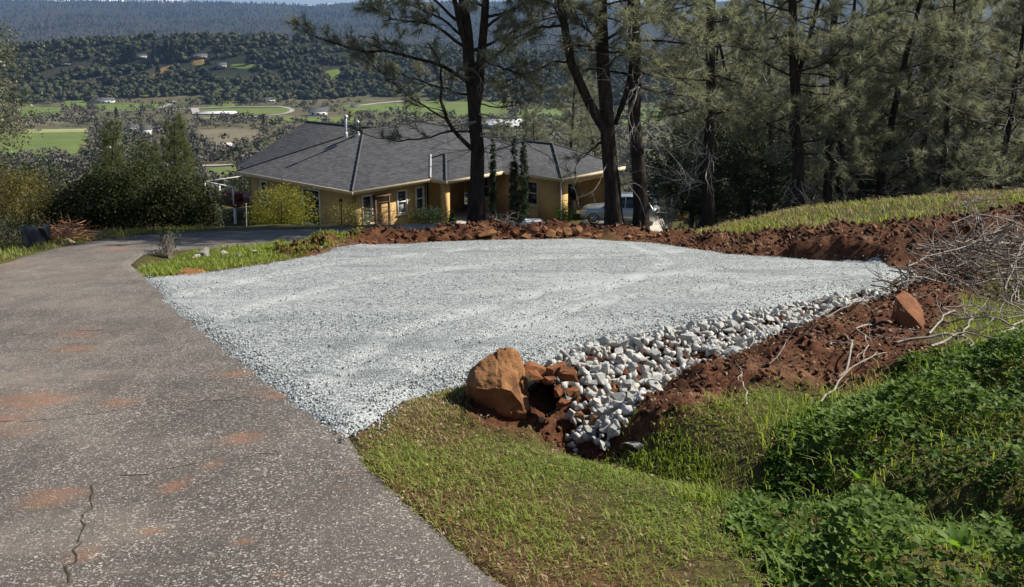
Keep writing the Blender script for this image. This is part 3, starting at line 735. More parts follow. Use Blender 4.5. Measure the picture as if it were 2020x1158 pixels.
scatter_grass('short_turf', 105000, (-1.2, 2.4), (3.2, 6.2), 0.018, 0.052, 0.0026, m_turf, M['grass'], 11, (0.4, 1.6))
scatter_grass('dry_turf', 58000, (-1.2, 2.4), (3.2, 6.2), 0.012, 0.040, 0.0026, m_dry, M['straw'], 12, (0.5, 1.3))
scatter_grass('berm_grass', 26000, (2.4, 5.0), (8.0, 10.5), 0.03, 0.10, 0.005, lambda x, y: m_turf(x, y) * np.clip(0.5 + 2 * fbm(x * 1.5, y * 1.5, 85, 3), 0, 1), M['grass'], 13)
isl = lambda x, y: sstep(-0.05, 0.1, sdf(x, y, ISLAND)) * (sdf(x, y, ROAD) < 0.19) * (sdf(x, y, PAD) < -0.02)
scatter_grass('island_grass', 16000, (-5.2, 10.5), (-1.5, 15.5), 0.03, 0.09, 0.007, isl, M['grass'], 14)
def m_bank(x, y):
    b = inside(x, y, np.vstack([BANKTOP + np.array((0, 0.15)), [(20, 16), (26, 30), (3, 30), (2.2, 17.5)]]))
    return b * (1 - 0.75 * dirt_mask(x, y)) * sstep(25, 20, y) * sstep(3.0, 5.0, x) * np.clip(0.6 + 2.4 * fbm(x * 1.4, y * 1.4, 87, 4), 0.05, 1)
scatter_grass('bank_grass', 52000, (2.0, 12.5), (15, 25), 0.03, 0.12, 0.009, m_bank, M['grass'], 15, (0.3, 1.1))
scatter_grass('bank_dry_grass', 40000, (2.0, 12.5), (15, 25), 0.04, 0.16, 0.007, lambda x, y: np.maximum(m_bank(x, y), 0.22 * dirt_mask(x, y) * (y > 11.5) * (sdf(x, y, PAD) < -0.2) * (fbm(x * 1.6, y * 1.6, 88, 3) > 0.02)), M['straw'], 16, (0.4, 1.3))
lft = lambda x, y: (sdf(x, y, ROAD) < 0.02) * sstep(-6.2, -6.8, x) * sstep(2.6, 0.4, -sdf(x, y, ROAD)) * 1.0
scatter_grass('verge_grass', 16000, (-13, 8), (-5, 19), 0.03, 0.12, 0.008, lft, M['grass'], 17)
scatter_grass('verge_dry_grass', 8000, (-13, 8), (-5, 19), 0.05, 0.16, 0.006, lft, M['straw'], 18)
tuft = ground_pts([(1230, 845), (1275, 850), (1310, 870), (1330, 905), (1290, 880), (1180, 870), (1000, 830), (1380, 930), (1400, 985)])
tm = lambda x, y: np.clip(sum(np.exp(-((x - t[0]) ** 2 + (y - t[1]) ** 2) / 0.012) for t in tuft), 0, 1) * (1 - dirt_mask(x, y)) * offroad(x, y)
scatter_grass('lush_grass', 60000, (-0.2, 3.4), (2.0, 6.0), 0.035, 0.085, 0.003, tm, M['grass'], 19, (0.2, 0.8))

# low leafy weeds filling the swale
HOL = G(1950, 985)
def weed_patch(name, n, poly, seed, hmax, size, mask=None):
    r = np.random.default_rng(seed); lo, hi = poly.min(0), poly.max(0)
    c = r.uniform(lo, hi, (n, 2)); d = sdf(c[:, 0], c[:, 1], poly) + 0.35 * fbm(c[:, 0] * 2, c[:, 1] * 2, seed, 3)
    clump = np.clip(0.5 + 2.6 * fbm(c[:, 0] * 2.3, c[:, 1] * 2.3, seed + 3, 4), 0, 1) * (1 - 0.95 * np.exp(-(np.hypot(c[:, 0] - HOL[0], (c[:, 1] - HOL[1])) / 0.32) ** 2))
    k = (d > 0) & (c[:, 1] > 1.2) & (r.random(n) < 0.12 + 1.0 * clump) & offroad(c[:, 0], c[:, 1]); c = c[k]; d = d[k]; clump = clump[k]; n = len(c)
    top = hmax * sstep(0, 0.5, d) * (0.12 + 1.15 * clump) + 0.02
    z = H(c[:, 0], c[:, 1]) + top * (1 - r.random(n) ** 2.2 * 0.85)
    ctr = np.column_stack([c, z]); m = 5
    az = (np.arange(m)[None] / m * 6.283 + r.uniform(0, 6.28, (n, 1)) + r.normal(0, .25, (n, m)))
    el = r.uniform(-0.1, 0.7, (n, m)); al = np.stack([np.cos(az) * np.cos(el), np.sin(az) * np.cos(el), np.sin(el)], -1)
    nr = unit(np.stack([-np.cos(az) * np.sin(el), -np.sin(az) * np.sin(el), np.cos(el)], -1) + r.normal(0, .25, (n, m, 3)))
    s_ = size * r.uniform(0.6, 1.35, (n, 1)) * np.ones((1, m))
    V, F, va = leaves(np.repeat(ctr, m, 0), nr.reshape(-1, 3), al.reshape(-1, 3), s_.ravel(), s_.ravel() * .62, np.repeat(r.random(n) * .7 + .3 * clump, m))
    print(name, n * m)
    return tag(obj(name, mesh(name, V, F, M['weed'], {'var': va})), kind='stuff')
weed_patch('low_weeds', 25000, WEED, 91, 0.22, 0.035)
scatter_grass('weed_grass', 26000, WEED.min(0), WEED.max(0) , 0.05, 0.17, 0.0035, lambda x, y: (sdf(x, y, WEED) > -0.15) * 0.35 * (1 - dirt_mask(x, y)) * offroad(x, y), M['grass'], 20, (0.2, 0.9))
def broad_plant(u, v, nl, ln, label, seed):
    r = np.random.default_rng(seed); p = ground_pt(u, v) + np.array((0, 0, 0.10))
    t = thing('broad_leaf_plant', label, 'plant', tuple(p), 0, 'broad leaved weeds in the swale')
    for q in range(nl):
        az = q / nl * 6.283 + r.uniform(-.3, .3); L = ln * r.uniform(.75, 1.2); n = 9
        s_ = np.linspace(0, 1, n); wv = 0.16 * L * np.sin(np.pi * s_ ** .7) * np.where(np.arange(n) % 2 == 0, 1.2, .55); wv[0] = wv[-1] = 0.004
        el = r.uniform(.6, 1.2)
        x = L * s_ * math.cos(el) * (1 + .4 * s_); z = L * (s_ * math.sin(el) - .35 * s_ ** 2)
        d = np.array((math.cos(az), math.sin(az))); e = np.array((-d[1], d[0]))
        ctr = np.column_stack([x[:, None] * d, z]); A = ctr + np.column_stack([wv[:, None] * e, wv * .25]); B = ctr - np.column_stack([wv[:, None] * e, -wv * .25])
        V = np.vstack([A, ctr, B]); Q = [(a_ + b_, a_ + b_ + 1, a_ + b_ + 1 + n, a_ + b_ + n) for a_ in (0, n) for b_ in range(n - 1)]
        obj('leaf', mesh('leaf', V, np.array(Q), M['yellowgreen'], {'var': np.full(len(V), r.random())}, True), t)
M['yellowgreen'] = leaf_mat('fresh_broad_leaf', (0.09, 0.19, 0.02), (0.17, 0.27, 0.04), 0.5, 0.6, 0.2)
broad_plant(1760, 1050, 7, 0.11, 'fresh green broad leaved weed among low clover beside the turf edge', 1)
broad_plant(1880, 1130, 8, 0.13, 'largest fresh green lobed leaf weed beside the dark hollow', 2)
broad_plant(1960, 1075, 6, 0.10, 'small upright lobed weed at the rim of dark hollow', 3)
broad_plant(1690, 985, 5, 0.10, 'tiny bright leaf weed in the middle of low clover', 4)

# ------------------------------------------------------------------ sticks and cut branches
def crooked(p, d, L, n, r, wig=0.12, droop=0.0):
    pts = [np.asarray(p, float)]; d = unit(np.asarray(d, float))
    for q in range(n):
        d = unit(d + r.normal(0, wig, 3) + np.array((0, 0, -droop)))
        pts.append(pts[-1] + d * L / n)
    return np.array(pts)
def drape(pts, lift):
    h = H(pts[:, 0], pts[:, 1]); pts = pts.copy(); pts[:, 2] = np.maximum(pts[:, 2], h + lift); return pts
def branch_obj(name, uv, rad, lab, seed, forks=3, lift=0.02, arch=0.05):
    r = np.random.default_rng(seed); pts = ground_pts(uv)
    s_ = np.linspace(0, len(pts) - 1, 12); line = np.column_stack([np.interp(s_, np.arange(len(pts)), pts[:, q]) for q in range(3)])
    line[:, 2] += lift + arch * np.sin(np.linspace(0, np.pi, 12)) + r.normal(0, 0.006, 12); line[:, :2] += r.normal(0, 0.012, (12, 2))
    line = drape(line, rad)
    t = thing(name, lab, 'branch', tuple(line[0]))
    mb = MB(); mb.tube(line, np.linspace(rad, rad * .35, 12), 6); mb.build('stem', M['deadwood'], t, line[0], True)
    for q in range(forks):
        k_ = r.integers(3, 11); d = unit(unit(line[k_] - line[k_ - 1]) + r.normal(0, .55, 3) * np.array((1, 1, .35)) + np.array((0, 0, .15)))
        L = r.uniform(.2, .5) * np.linalg.norm(line[-1] - line[0]) * .6
        tw = drape(crooked(line[k_], d, L, 6, r, .2), rad * .4); mb = MB(); mb.tube(tw, np.linspace(rad * .55, rad * .15, 7), 5)
        for w in range(2):
            j = r.integers(2, 6); mb.tube(drape(crooked(tw[j], unit(tw[j] - tw[j - 1]) + r.normal(0, .6, 3), L * .35, 4, r, .25), .004), np.linspace(rad * .25, rad * .1, 5), 4)
        mb.build('twig', M['deadwood'], t, line[0], True)
branch_obj('fallen_branch', [(1770, 683), (1850, 676), (1905, 680), (1920, 700)], .012, 'pale crooked branch lying level on grass below the brown slab boulder', 1)
branch_obj('fallen_branch', [(1900, 740), (1965, 700), (1990, 660), (2040, 625)], .016, 'thick bleached branch sweeping up the grass towards the brush heap', 2, 4)
branch_obj('fallen_branch', [(1832, 665), (1870, 640), (1890, 625)], .010, 'short forked grey branch propped beside the slab boulder', 3, 2, arch=.1)
branch_obj('fallen_branch', [(1905, 680), (1910, 650), (1920, 632)], .009, 'upright white forked twig standing on the grass right of slab boulder', 4, 3, arch=.08)
branch_obj('fallen_branch', [(1660, 750), (1680, 715), (1676, 690), (1655, 665)], .009, 'curved bare root arching out of the red berm', 5, 1, arch=.08)
branch_obj('fallen_branch', [(1620, 805), (1680, 745), (1745, 700)], .008, 'long thin straight stick lying diagonally over the red berm', 6, 1)
branch_obj('fallen_branch', [(1720, 645), (1690, 660), (1715, 690), (1700, 720)], .008, 'kinked pale twig on the berm soil left of slab boulder', 7, 2)
branch_obj('fallen_branch', [(1630, 632), (1690, 612), (1725, 590)], .009, 'grey stick resting along the upper edge of the riprap', 8, 1)
branch_obj('fallen_branch', [(1840, 690), (1900, 672), (1980, 690), (2050, 735)], .010, 'slender branch with dark bark crossing the thick bleached one', 9, 3)
branch_obj('fallen_branch', [(1860, 610), (1930, 618), (2010, 640)], .008, 'thin pale stick on bright grass behind the slab boulder', 10, 3)
branch_obj('fallen_branch', [(1755, 535), (1800, 548), (1870, 566), (1930, 578)], .014, 'stout white branch poking from the brush heap onto the gravel tip', 11, 3, arch=.12)
branch_obj('fallen_branch', [(1480, 805), (1455, 770), (1462, 740)], .006, 'short curled white root standing in the near end of the berm', 12, 1, arch=.06)
def brush_heap(name, u0, v0, rx, ry, hz, n, label, seed, mat, rad=(.006, .014), length=(.5, 1.1), dirv=(1, .25, .1), q=None):
    r = np.random.default_rng(seed); p = ground_pt(u0, v0) if q is None else q
    t = thing(name, label, 'brush pile', tuple(p))
    for k_ in range(n):
        a = r.uniform(0, 6.28); rr0 = math.sqrt(r.random()); x = p[0] + rx * rr0 * math.cos(a); y = p[1] + ry * rr0 * math.sin(a)
        hgt = hz * max(0, 1 - rr0 ** 1.5) * r.random() ** .6
        d = unit(np.array(dirv) * r.choice([-1, 1]) + r.normal(0, .75, 3) * np.array((1, 1, .55))); L = r.uniform(*length)
        st = np.array((x, y, H1(x, y) + hgt + .03)) - d * L * .5
        line = drape(crooked(st, d, L, 6, r, .16), .012); rd = r.uniform(*rad)
        mb = MB(); mb.tube(line, np.linspace(rd, rd * .3, 7), 4)
        for w in range(2):
            j = r.integers(2, 6); mb.tube(drape(crooked(line[j], unit(line[j] - line[j - 1]) + r.normal(0, .5, 3), L * .4, 4, r, .25), .01), np.linspace(rd * .5, rd * .2, 5), 3)
        mb.build('stick', mat[k_ % len(mat)], t, p)
brush_heap('brush_pile', 1960, 560, 1.15, .85, .62, 230, 'tangled heap of cut grey brush at the end of the gravel pad', 21, [M['deadwood'], M['twig'], M['twig'], M['deadwood']])

# litter: fallen leaves, chips and pebbles along the verge
M['litter'] = leaf_mat('dead_leaf', (0.16, 0.09, 0.045), (0.42, 0.32, 0.20), 0.15, 0.7, 0.2, (1, .9, .7))
rl = np.random.default_rng(95); c = np.vstack([rl.uniform((-1.2, 2.4), (4, 8), (5200, 2)), rl.uniform((2, 8), (7, 12), (2500, 2)), rl.uniform((-5, 10), (6, 17.5), (2600, 2))])
k = offroad(c[:, 0], c[:, 1]) & (sdf(c[:, 0], c[:, 1], RIPRAP) < 0); c = c[k]; n = len(c); s_ = rl.uniform(.012, .04, n) * np.clip(c[:, 1] / 6, .7, 1.6)
V, F, va = leaves(np.column_stack([c, H(c[:, 0], c[:, 1]) + rl.uniform(.008, .03, n)]), unit(rl.normal(0, .5, (n, 3)) + np.array((0, 0, 1))), rand_dir(rl, n), s_, s_ * .5, rl.random(n))
tag(obj('leaf_litter', mesh('leaf_litter', V, F, M['litter'], {'var': va})), kind='stuff')
c = rl.uniform((-2, 2.2), (2, 7.5), (9000, 2)); d = sdf(c[:, 0], c[:, 1], ROAD); c = c[(rl.random(len(c)) < np.exp(-np.abs(d + .03) / .05) * .8) & (sdf(c[:, 0], c[:, 1], PAD) < .02)]
V, F = rock_soup(np.column_stack([c, np.maximum(H(c[:, 0], c[:, 1]), H(c[:, 0], c[:, 1], False) - .01) + .006]), .006 + .016 * rl.random(len(c)) ** 3, rl)
M['pebble'] = soup_mat('verge_pebble', (0.05, 0.035, 0.028), (0.30, 0.25, 0.21))
tag(obj('verge_pebbles', mesh('verge_pebbles', V, F, M['pebble'], {'var': np.repeat(rl.random(len(c)), 6)})), kind='stuff')
# stray roots and sticks over the berm and bank
r = np.random.default_rng(96); mb = MB()
for k in range(150):
    if k < 90: p = r.uniform((1.2, 5.4), (5.4, 9.8))
    else: p = r.uniform((2, 11), (9.5, 15.5))
    if dirt_mask(p[:1], p[1:])[0] < .4 or sdf(p[:1], p[1:], PAD)[0] > -.03 or sdf(p[:1], p[1:], RIPRAP)[0] > .02: continue
    line = drape(crooked((p[0], p[1], H1(*p) + .02), r.normal(0, 1, 3) * np.array((1, 1, .35)), r.uniform(.12, .55), 6, r, .3), .004)
    rd_ = r.uniform(.002, .005); mb.tube(line, np.linspace(rd_, rd_ * .4, 7), 3)
tag(mb.build('root_litter', M['deadwood']), kind='stuff')

brush_heap('brush_pile', 2005, 505, .9, .6, .45, 90, 'upper grey brush heap lying against the cut bank', 25, [M['deadwood'], M['twig'], M['deadwood']])
brush_heap('brush_pile', 1990, 625, .55, .4, .16, 26, 'scatter of pale sticks on the grass below the main brush heap', 26, [M['deadwood']], (.004, .009), (.3, .7))
branch_obj('fallen_branch', [(1850, 640), (1930, 650), (2000, 670), (2060, 660)], .012, 'bleached branch lying across the scatter of pale sticks', 13, 4, arch=.1)
branch_obj('fallen_branch', [(1930, 720), (1985, 735), (2040, 720)], .009, 'pale stick in the grass above the low weeds', 14, 3, arch=.08)

# ------------------------------------------------------------------ trees
def needles(tp, td, per, ln, wd, r, droop=0.25, spread=0.8):
    n = len(tp)
    b = np.repeat(tp, per, 0) - np.repeat(td, per, 0) * r.uniform(0, 0.16, (n * per, 1))
    d = unit(np.repeat(td, per, 0) * 0.9 + rand_dir(r, n * per) * spread + np.array((0, 0, -droop)) * r.uniform(0, 1, (n * per, 1)))
    L = ln * r.uniform(.6, 1.15, (n * per, 1)); s_ = unit(np.cross(d, rand_dir(r, n * per))) * wd * .5
    tip = b + d * L; tip[:, 2] -= 0.12 * L[:, 0] * droop * 2
    V = np.stack([b - s_, b + s_, tip], 1).reshape(-1, 3)
    return V, np.arange(n * per * 3).reshape(-1, 3), np.repeat(np.clip(np.repeat(r.random(n), per) * .6 + r.random(n * per) * .4, 0, 1), 3)
def resample(pts, n, r, wig):
    pts = np.asarray(pts, float); L = np.concatenate([[0], np.cumsum(np.linalg.norm(np.diff(pts, axis=0), axis=1))])
    s_ = np.linspace(0, L[-1], n); out = np.column_stack([np.interp(s_, L, pts[:, q]) for q in range(3)])
    for k in range(2): out[1:-1] = (out[:-2] + 2 * out[1:-1] + out[2:]) / 4
    w = r.normal(0, wig * L[-1] / n, out.shape); w[0] = 0; return out + w
class Pine:
    def __init__(s, r): s.r = r; s.wood = MB(); s.dead = MB(); s.tp = []; s.td = []
    def foliate(s, line, r0, shoots, sub=3, tail=0.35, L0=0.9, up=0.18):
        r = s.r; n = len(line)
        for k in range(shoots):
            f = tail + (1 - tail) * (k + r.random()) / shoots; j = min(n - 2, int(f * (n - 1)))
            p = line[j] + (line[j + 1] - line[j]) * r.random(); t = unit(line[j + 1] - line[j])
            sd_ = unit(np.cross(t, (0, 0, 1))) * r.choice([-1, 1])
            L = L0 * (1.05 - .6 * f) * r.uniform(.6, 1.2)
            d = unit(t * r.uniform(.3, .9) + sd_ * r.uniform(.4, 1) + np.array((0, 0, r.uniform(-.35, .5))))
            sh = crooked(p, d, L, 5, r, .16, -up * .35)
            s.wood.tube(sh, np.linspace(.011, .005, 6) * (r0 / .05) ** .3, 3, cap=False)
            for w in range(sub):
                q = r.integers(2, 6); dd = unit(unit(sh[q] - sh[q - 1]) + r.normal(0, .5, 3) + np.array((0, 0, up)))
                tw = crooked(sh[q], dd, r.uniform(.12, .34), 3, r, .15, -.05)
                s.wood.tube(tw, (.005, .0045, .004, .0035), 3, cap=False); s.tp.append(tw[-1]); s.td.append(unit(tw[-1] - tw[-2]))
            s.tp.append(sh[-1]); s.td.append(unit(sh[-1] - sh[-2]))
        s.tp.append(line[-1]); s.td.append(unit(line[-1] - line[-2]))
    def limb(s, pts, r0, shoots=9, sub=3, L0=0.9, tail=.3, n=12, wig=.10):
        line = resample(pts, n, s.r, wig); s.wood.tube(line, np.linspace(r0, r0 * .22, n), 6)
        s.foliate(line, r0, shoots, sub, tail, L0); return line
    def bare(s, p, d, L, rad, depth=2, pale=True):
        r = s.r; line = crooked(p, d, L, 7, r, .17, .03); (s.dead if pale else s.wood).tube(line, np.linspace(rad, rad * .25, 8), 4)
        if depth:
            for k in range(3):
                j = r.integers(2, 7); s.bare(line[j], unit(line[j] - line[j - 1]) + r.normal(0, .6, 3), L * r.uniform(.3, .5), rad * .5, depth - 1, pale)
    def crown(s, trunk, h0, h1, n, Lmax, shoots=8, sub=3, L0=.8, cone=True, elev=(-.1, .5), r0=.04):
        r = s.r; zb = trunk[0][2]; zt = trunk[:, 2]
        for k in range(n):
            f = (k + r.random()) / n; z = zb + h0 + (h1 - h0) * f
            p = np.array([np.interp(z, zt, trunk[:, 0]), np.interp(z, zt, trunk[:, 1]), z])
            a = k * 2.4 + r.uniform(-.5, .5); e = r.uniform(*elev) + .25 * f
            L = Lmax * ((1 - .75 * f) if cone else (1 - .35 * abs(f - .4))) * r.uniform(.65, 1.15)
            line = crooked(p, (math.cos(a) * math.cos(e), math.sin(a) * math.cos(e), math.sin(e)), L, 9, r, .09, -.03)
            s.wood.tube(line, np.linspace(r0 * (1 - .5 * f), .008, 10), 5); s.foliate(line, r0, shoots, sub, .25, L0)
    def finish(s, name, label, base, group, trunk_mb, per=26, ln=.25, wd=.012, mat='needle', droop=.3, cat='tree'):
        t = thing(name, label, cat, tuple(base), 0, group)
        trunk_mb.build('trunk', M['bark'], t, base, True)
        if s.wood.n: s.wood.build('branches', M['bark'], t, base, True)
        if s.dead.n: tag(s.dead.build('dead_branches', M['paletwig'], t, base, True), kind='stuff')
        if s.tp:
            V, F, va = needles(np.array(s.tp), np.array(s.td), per, ln, wd, s.r, droop)
            obj('crown', mesh('crown', V - np.asarray(base), F, M[mat], {'var': va}), t)
        return t
NT = 0
def trunk_line(uvs, Y, top, r, n=16):
    pts = [P(u, v, Y) for u, v in uvs]; pts[0][2] = H1(pts[0][0], pts[0][1]) - .12
    d = unit(pts[-1] - pts[-2]); d = unit(d * .4 + np.array((0, 0, .8)))
    pts.append(pts[-1] + d * (top + pts[0][2] - pts[-1][2])); return resample(pts, n, r, .03)
def trunk_mb(line, r0, r1, flare=1.5, sides=12):
    n = len(line); f = np.linspace(0, 1, n); rad = r0 + (r1 - r0) * f; rad[0] *= flare; rad[1] *= 1 + (flare - 1) * .25
    mb = MB(); mb.tube(line, rad, sides); return mb
PG = 'grey pines behind the gravel pad'

# pine beside the entry, several leaders and the long limb over the roof
r = np.random.default_rng(201); pn = Pine(r); Y = 19.6
tl = trunk_line([(940, 447), (943, 330), (938, 215), (925, 110), (915, 0)], Y, 9.5, r); tb = trunk_mb(tl, .175, .06)
l2 = resample([P(938, 215, Y), P(948, 120, Y), P(955, 20, Y), P(962, -120, Y), P(965, -260, Y)], 12, r, .04); tb.tube(l2, np.linspace(.11, .05, 12), 8)
l3 = resample([P(925, 110, Y), P(900, 40, Y - .3), P(885, -40, Y - .4), P(880, -200, Y - .4)], 10, r, .05); tb.tube(l3, np.linspace(.07, .03, 10), 7)
def lim(pts, r0, **k): return pn.limb([P(u, v, Y + dy) for u, v, dy in pts], r0, **k)
lim([(930, 165, 0), (860, 122, -.4), (780, 104, -.7), (700, 97, -.9), (640, 84, -1), (600, 58, -1)], .05, shoots=16, tail=.35, L0=.75)
lim([(912, 90, 0), (850, 45, -.3), (790, 42, -.5), (740, 20, -.6)], .04, shoots=16, L0=.9)
lim([(900, 40, 0), (850, -10, 0), (790, -10, .3), (740, 5, .5)], .04, shoots=16, L0=.9)
lim([(937, 300, 0), (905, 272, -.2), (882, 236, -.4), (867, 195, -.6), (872, 140, -.8), (850, 85, -1)], .055, shoots=7, L0=.8)
lim([(934, 258, 0), (860, 264, -.3), (800, 282, -.5), (745, 276, -.6), (695, 258, -.7)], .028, shoots=8, L0=.55, sub=2)
lim([(882, 236, -.4), (820, 200, -.6), (775, 165, -.8), (725, 118, -1)], .025, shoots=9, L0=.7)
lim([(935, 190, 0), (870, 175, .4), (800, 150, .8), (735, 140, 1)], .03, shoots=9, L0=.7)
lim([(930, 130, 0), (1000, 98, .2), (1060, 62, .4)], .04, shoots=12, L0=.9)
lim([(948, 120, 0), (1010, 140, -.4), (1070, 175, -.8)], .03, shoots=9, L0=.7)
lim([(950, 60, 0), (1015, 15, .2), (1080, -20, .5)], .04, shoots=12, L0=.9)
lim([(945, 205, 0), (1000, 215, .3), (1050, 190, .6)], .02, shoots=7, L0=.6)
for pts in ([(948, 268), (1040, 276), (1095, 318), (1130, 362)], [(940, 240), (880, 250), (820, 235), (770, 250)], [(945, 225), (1010, 235), (1075, 225)]):
    line = resample([P(u, v, Y - .2) for u, v in pts], 10, r, .12); pn.dead.tube(line, np.linspace(.022, .006, 10), 5)
    for k in range(8): pn.bare(line[r.integers(2, 10)], unit(line[5] - line[4]) + r.normal(0, .7, 3) - np.array((0, 0, .3)), r.uniform(.3, .7), .007, 1)
for k in range(14): pn.bare(tl[r.integers(3, 8)], r.normal(0, 1, 3) * np.array((1, .7, .4)) + np.array((0, 0, -.1)), r.uniform(.6, 1.4), .011, 2)
pn.crown(tl, 4.0, 9.3, 15, 2.6, 9, 3, .85, False); pn.crown(l2, 1.8, 4.0, 7, 1.9, 8, 3, .8)
pn.finish('pine_tree', 'dark pine with several leaders and a long limb reaching over the house roof', tl[0], PG, tb)

# forked pine
r = np.random.default_rng(202); pn = Pine(r); Y = 19.4
tl = trunk_line([(1214, 452), (1205, 320), (1193, 225), (1187, 110), (1186, 0)], Y, 9.5, r); tb = trunk_mb(tl, .19, .07)
fk = resample([P(1197, 262, Y), P(1160, 205, Y - .1), P(1130, 140, Y - .2), P(1112, 50, Y - .3), P(1098, -60, Y - .3), P(1090, -250, Y - .3)], 14, r, .03); tb.tube(fk, np.linspace(.115, .05, 14), 9)
f2 = resample([P(1187, 175, Y), P(1165, 165, Y), P(1140, 130, Y)], 5, r, .02)
f3 = resample([P(1213, 245, Y), P(1235, 195, Y + .2), P(1250, 110, Y + .3), P(1262, 0, Y + .4)], 9, r, .03); tb.tube(f3, np.linspace(.07, .035, 9), 7)
lim([(1192, 275, 0), (1165, 297, -.3), (1135, 320, -.5), (1136, 352, -.6)], .03, shoots=3, sub=2, L0=.4)
lim([(1112, 50, -.3), (1060, 55, -.5), (1010, 75, -.8), (975, 120, -.9)], .035, shoots=11, L0=.8)
lim([(1125, 120, -.2), (1080, 125, .2), (1030, 150, .5), (990, 165, .7)], .03, shoots=10, L0=.75)
lim([(1105, 0, -.3), (1050, -5, -.3), (1010, 20, -.3)], .03, shoots=10, L0=.8)
lim([(1187, 90, 0), (1160, 60, -.3), (1145, 10, -.5)], .03, shoots=9, L0=.7)
lim([(1190, 130, 0), (1235, 100, .3), (1290, 110, .6), (1340, 130, .9)], .03, shoots=10, L0=.8)
lim([(1250, 60, .3), (1300, 30, .4), (1350, 50, .5)], .03, shoots=10, L0=.8)
for k in range(26): pn.bare((tl if k % 2 else fk)[r.integers(3, 9)], r.normal(0, 1, 3) * np.array((1, .7, .35)) + np.array((-.3, 0, -.15)), r.uniform(.6, 1.7), .011, 2)
pn.crown(tl, 4.4, 9.3, 13, 2.3, 9, 3, .8, False); pn.crown(fk, 1.5, 5.0, 8, 1.7, 8, 3, .7)
pn.finish('pine_tree', 'forked pine whose left trunk splits off in front of the parked car', tl[0], PG, tb)

# straight pines standing in a row to the right of it
for (uvs, Y, r0, label, seed, h0) in [
    ([(1264, 455), (1258, 300), (1250, 150), (1246, 0)], 19.6, .17, 'straight thick pine trunk right beside the forked pine', 203, 3.4),
    ([(1397, 428), (1398, 300), (1401, 150), (1403, 0)], 21.5, .15, 'lone straight pine between the cars and the dark oak', 204, 2.9),
    ([(1579, 405), (1573, 300), (1566, 150), (1562, 0)], 23.5, .17, 'pine with flared foot and leaning second stem at the grass edge', 205, 2.2),
    ([(1633, 396), (1636, 300), (1642, 150), (1648, 0)], 24.5, .125, 'slimmer pine close beside the flare footed one', 206, 1.9)]:
    r = np.random.default_rng(seed); pn = Pine(r); tl = trunk_line(uvs, Y, 10.5, r); tb = trunk_mb(tl, r0, .06, 1.35)
    if seed == 205:
        tb.tube(resample([P(1568, 180, Y), P(1590, 90, Y), P(1612, 20, Y), P(1640, -90, Y), P(1660, -220, Y)], 10, r, .03), np.linspace(.07, .03, 10), 7)
        tb.tube(resample([P(1568, 385, Y), P(1556, 400, Y - .2), P(1545, 412, Y - .3)], 5, r, .02), (.12, .10, .08, .07, .06), 8)
    pn.crown(tl, h0, 10.2, 34 if seed < 205 else 40, 2.3 if seed != 204 else 1.8, 9, 3, .8, False, (-.35, .35), .035)
    for k in range(34): pn.bare(tl[min(8, int(abs(r.normal(0, 3.0))) + (4 if seed == 203 else 2))], r.normal(0, 1, 3) * np.array((1, .8, .3)) + np.array((0, -.2, -.1)), r.uniform(.7, 1.9), .012, 2)
    pn.finish('pine_tree', label, tl[0], PG, tb, per=24)

# loose grey-green pines filling the hillside to the right: three builds, many standing trees
def pine_template(seed, h, r0, h0, Lmax, n, shoots, label, dead=14, per=22, mat='needle', ln=.25, wd=.014, cone=True, elev=(-.25, .4), L0=.8, name='pine_tree', group='grey pines on the slope to the right', sub=3):
    r = np.random.default_rng(seed); pn = Pine(r)
    tl = crooked((0, 0, -.1), (r.normal(0, .05), r.normal(0, .05), 1), h, 14, r, .035); tb = trunk_mb(tl, r0, .03, 1.3)
    pn.crown(tl, h0, h * .97, n, Lmax, shoots, sub, L0, cone, elev, .03)
    for k in range(dead * 4): pn.bare(tl[r.integers(1, 10)], r.normal(0, 1, 3) * np.array((1, 1, .3)), r.uniform(.8, 2.3), .013, 2 if k % 4 == 0 else 1)
    return pn.finish(name, label, np.zeros(3), group, tb, per, ln, wd, mat)
T1 = pine_template(301, 8.5, .14, .9, 2.3, 34, 8, 'x', 12)
T2 = pine_template(302, 7.5, .11, .6, 2.0, 32, 8, 'x', 10)
T3 = pine_template(303, 9.5, .16, 1.2, 2.6, 34, 9, 'x', 16)
def stand(T, x, y, label, rz, s_=1.0, group=None, first=False, sink=.1):
    o = T if first else copy_tree(T)
    o.location = (x, y, H1(x, y) - sink); o.rotation_euler = (0, 0, rz); o.scale = (s_,) * 3; o['label'] = label
    if group: o['group'] = group
    return o
def at_u(u, Y): return (u - 1010) / FPX * Y / .98, Y
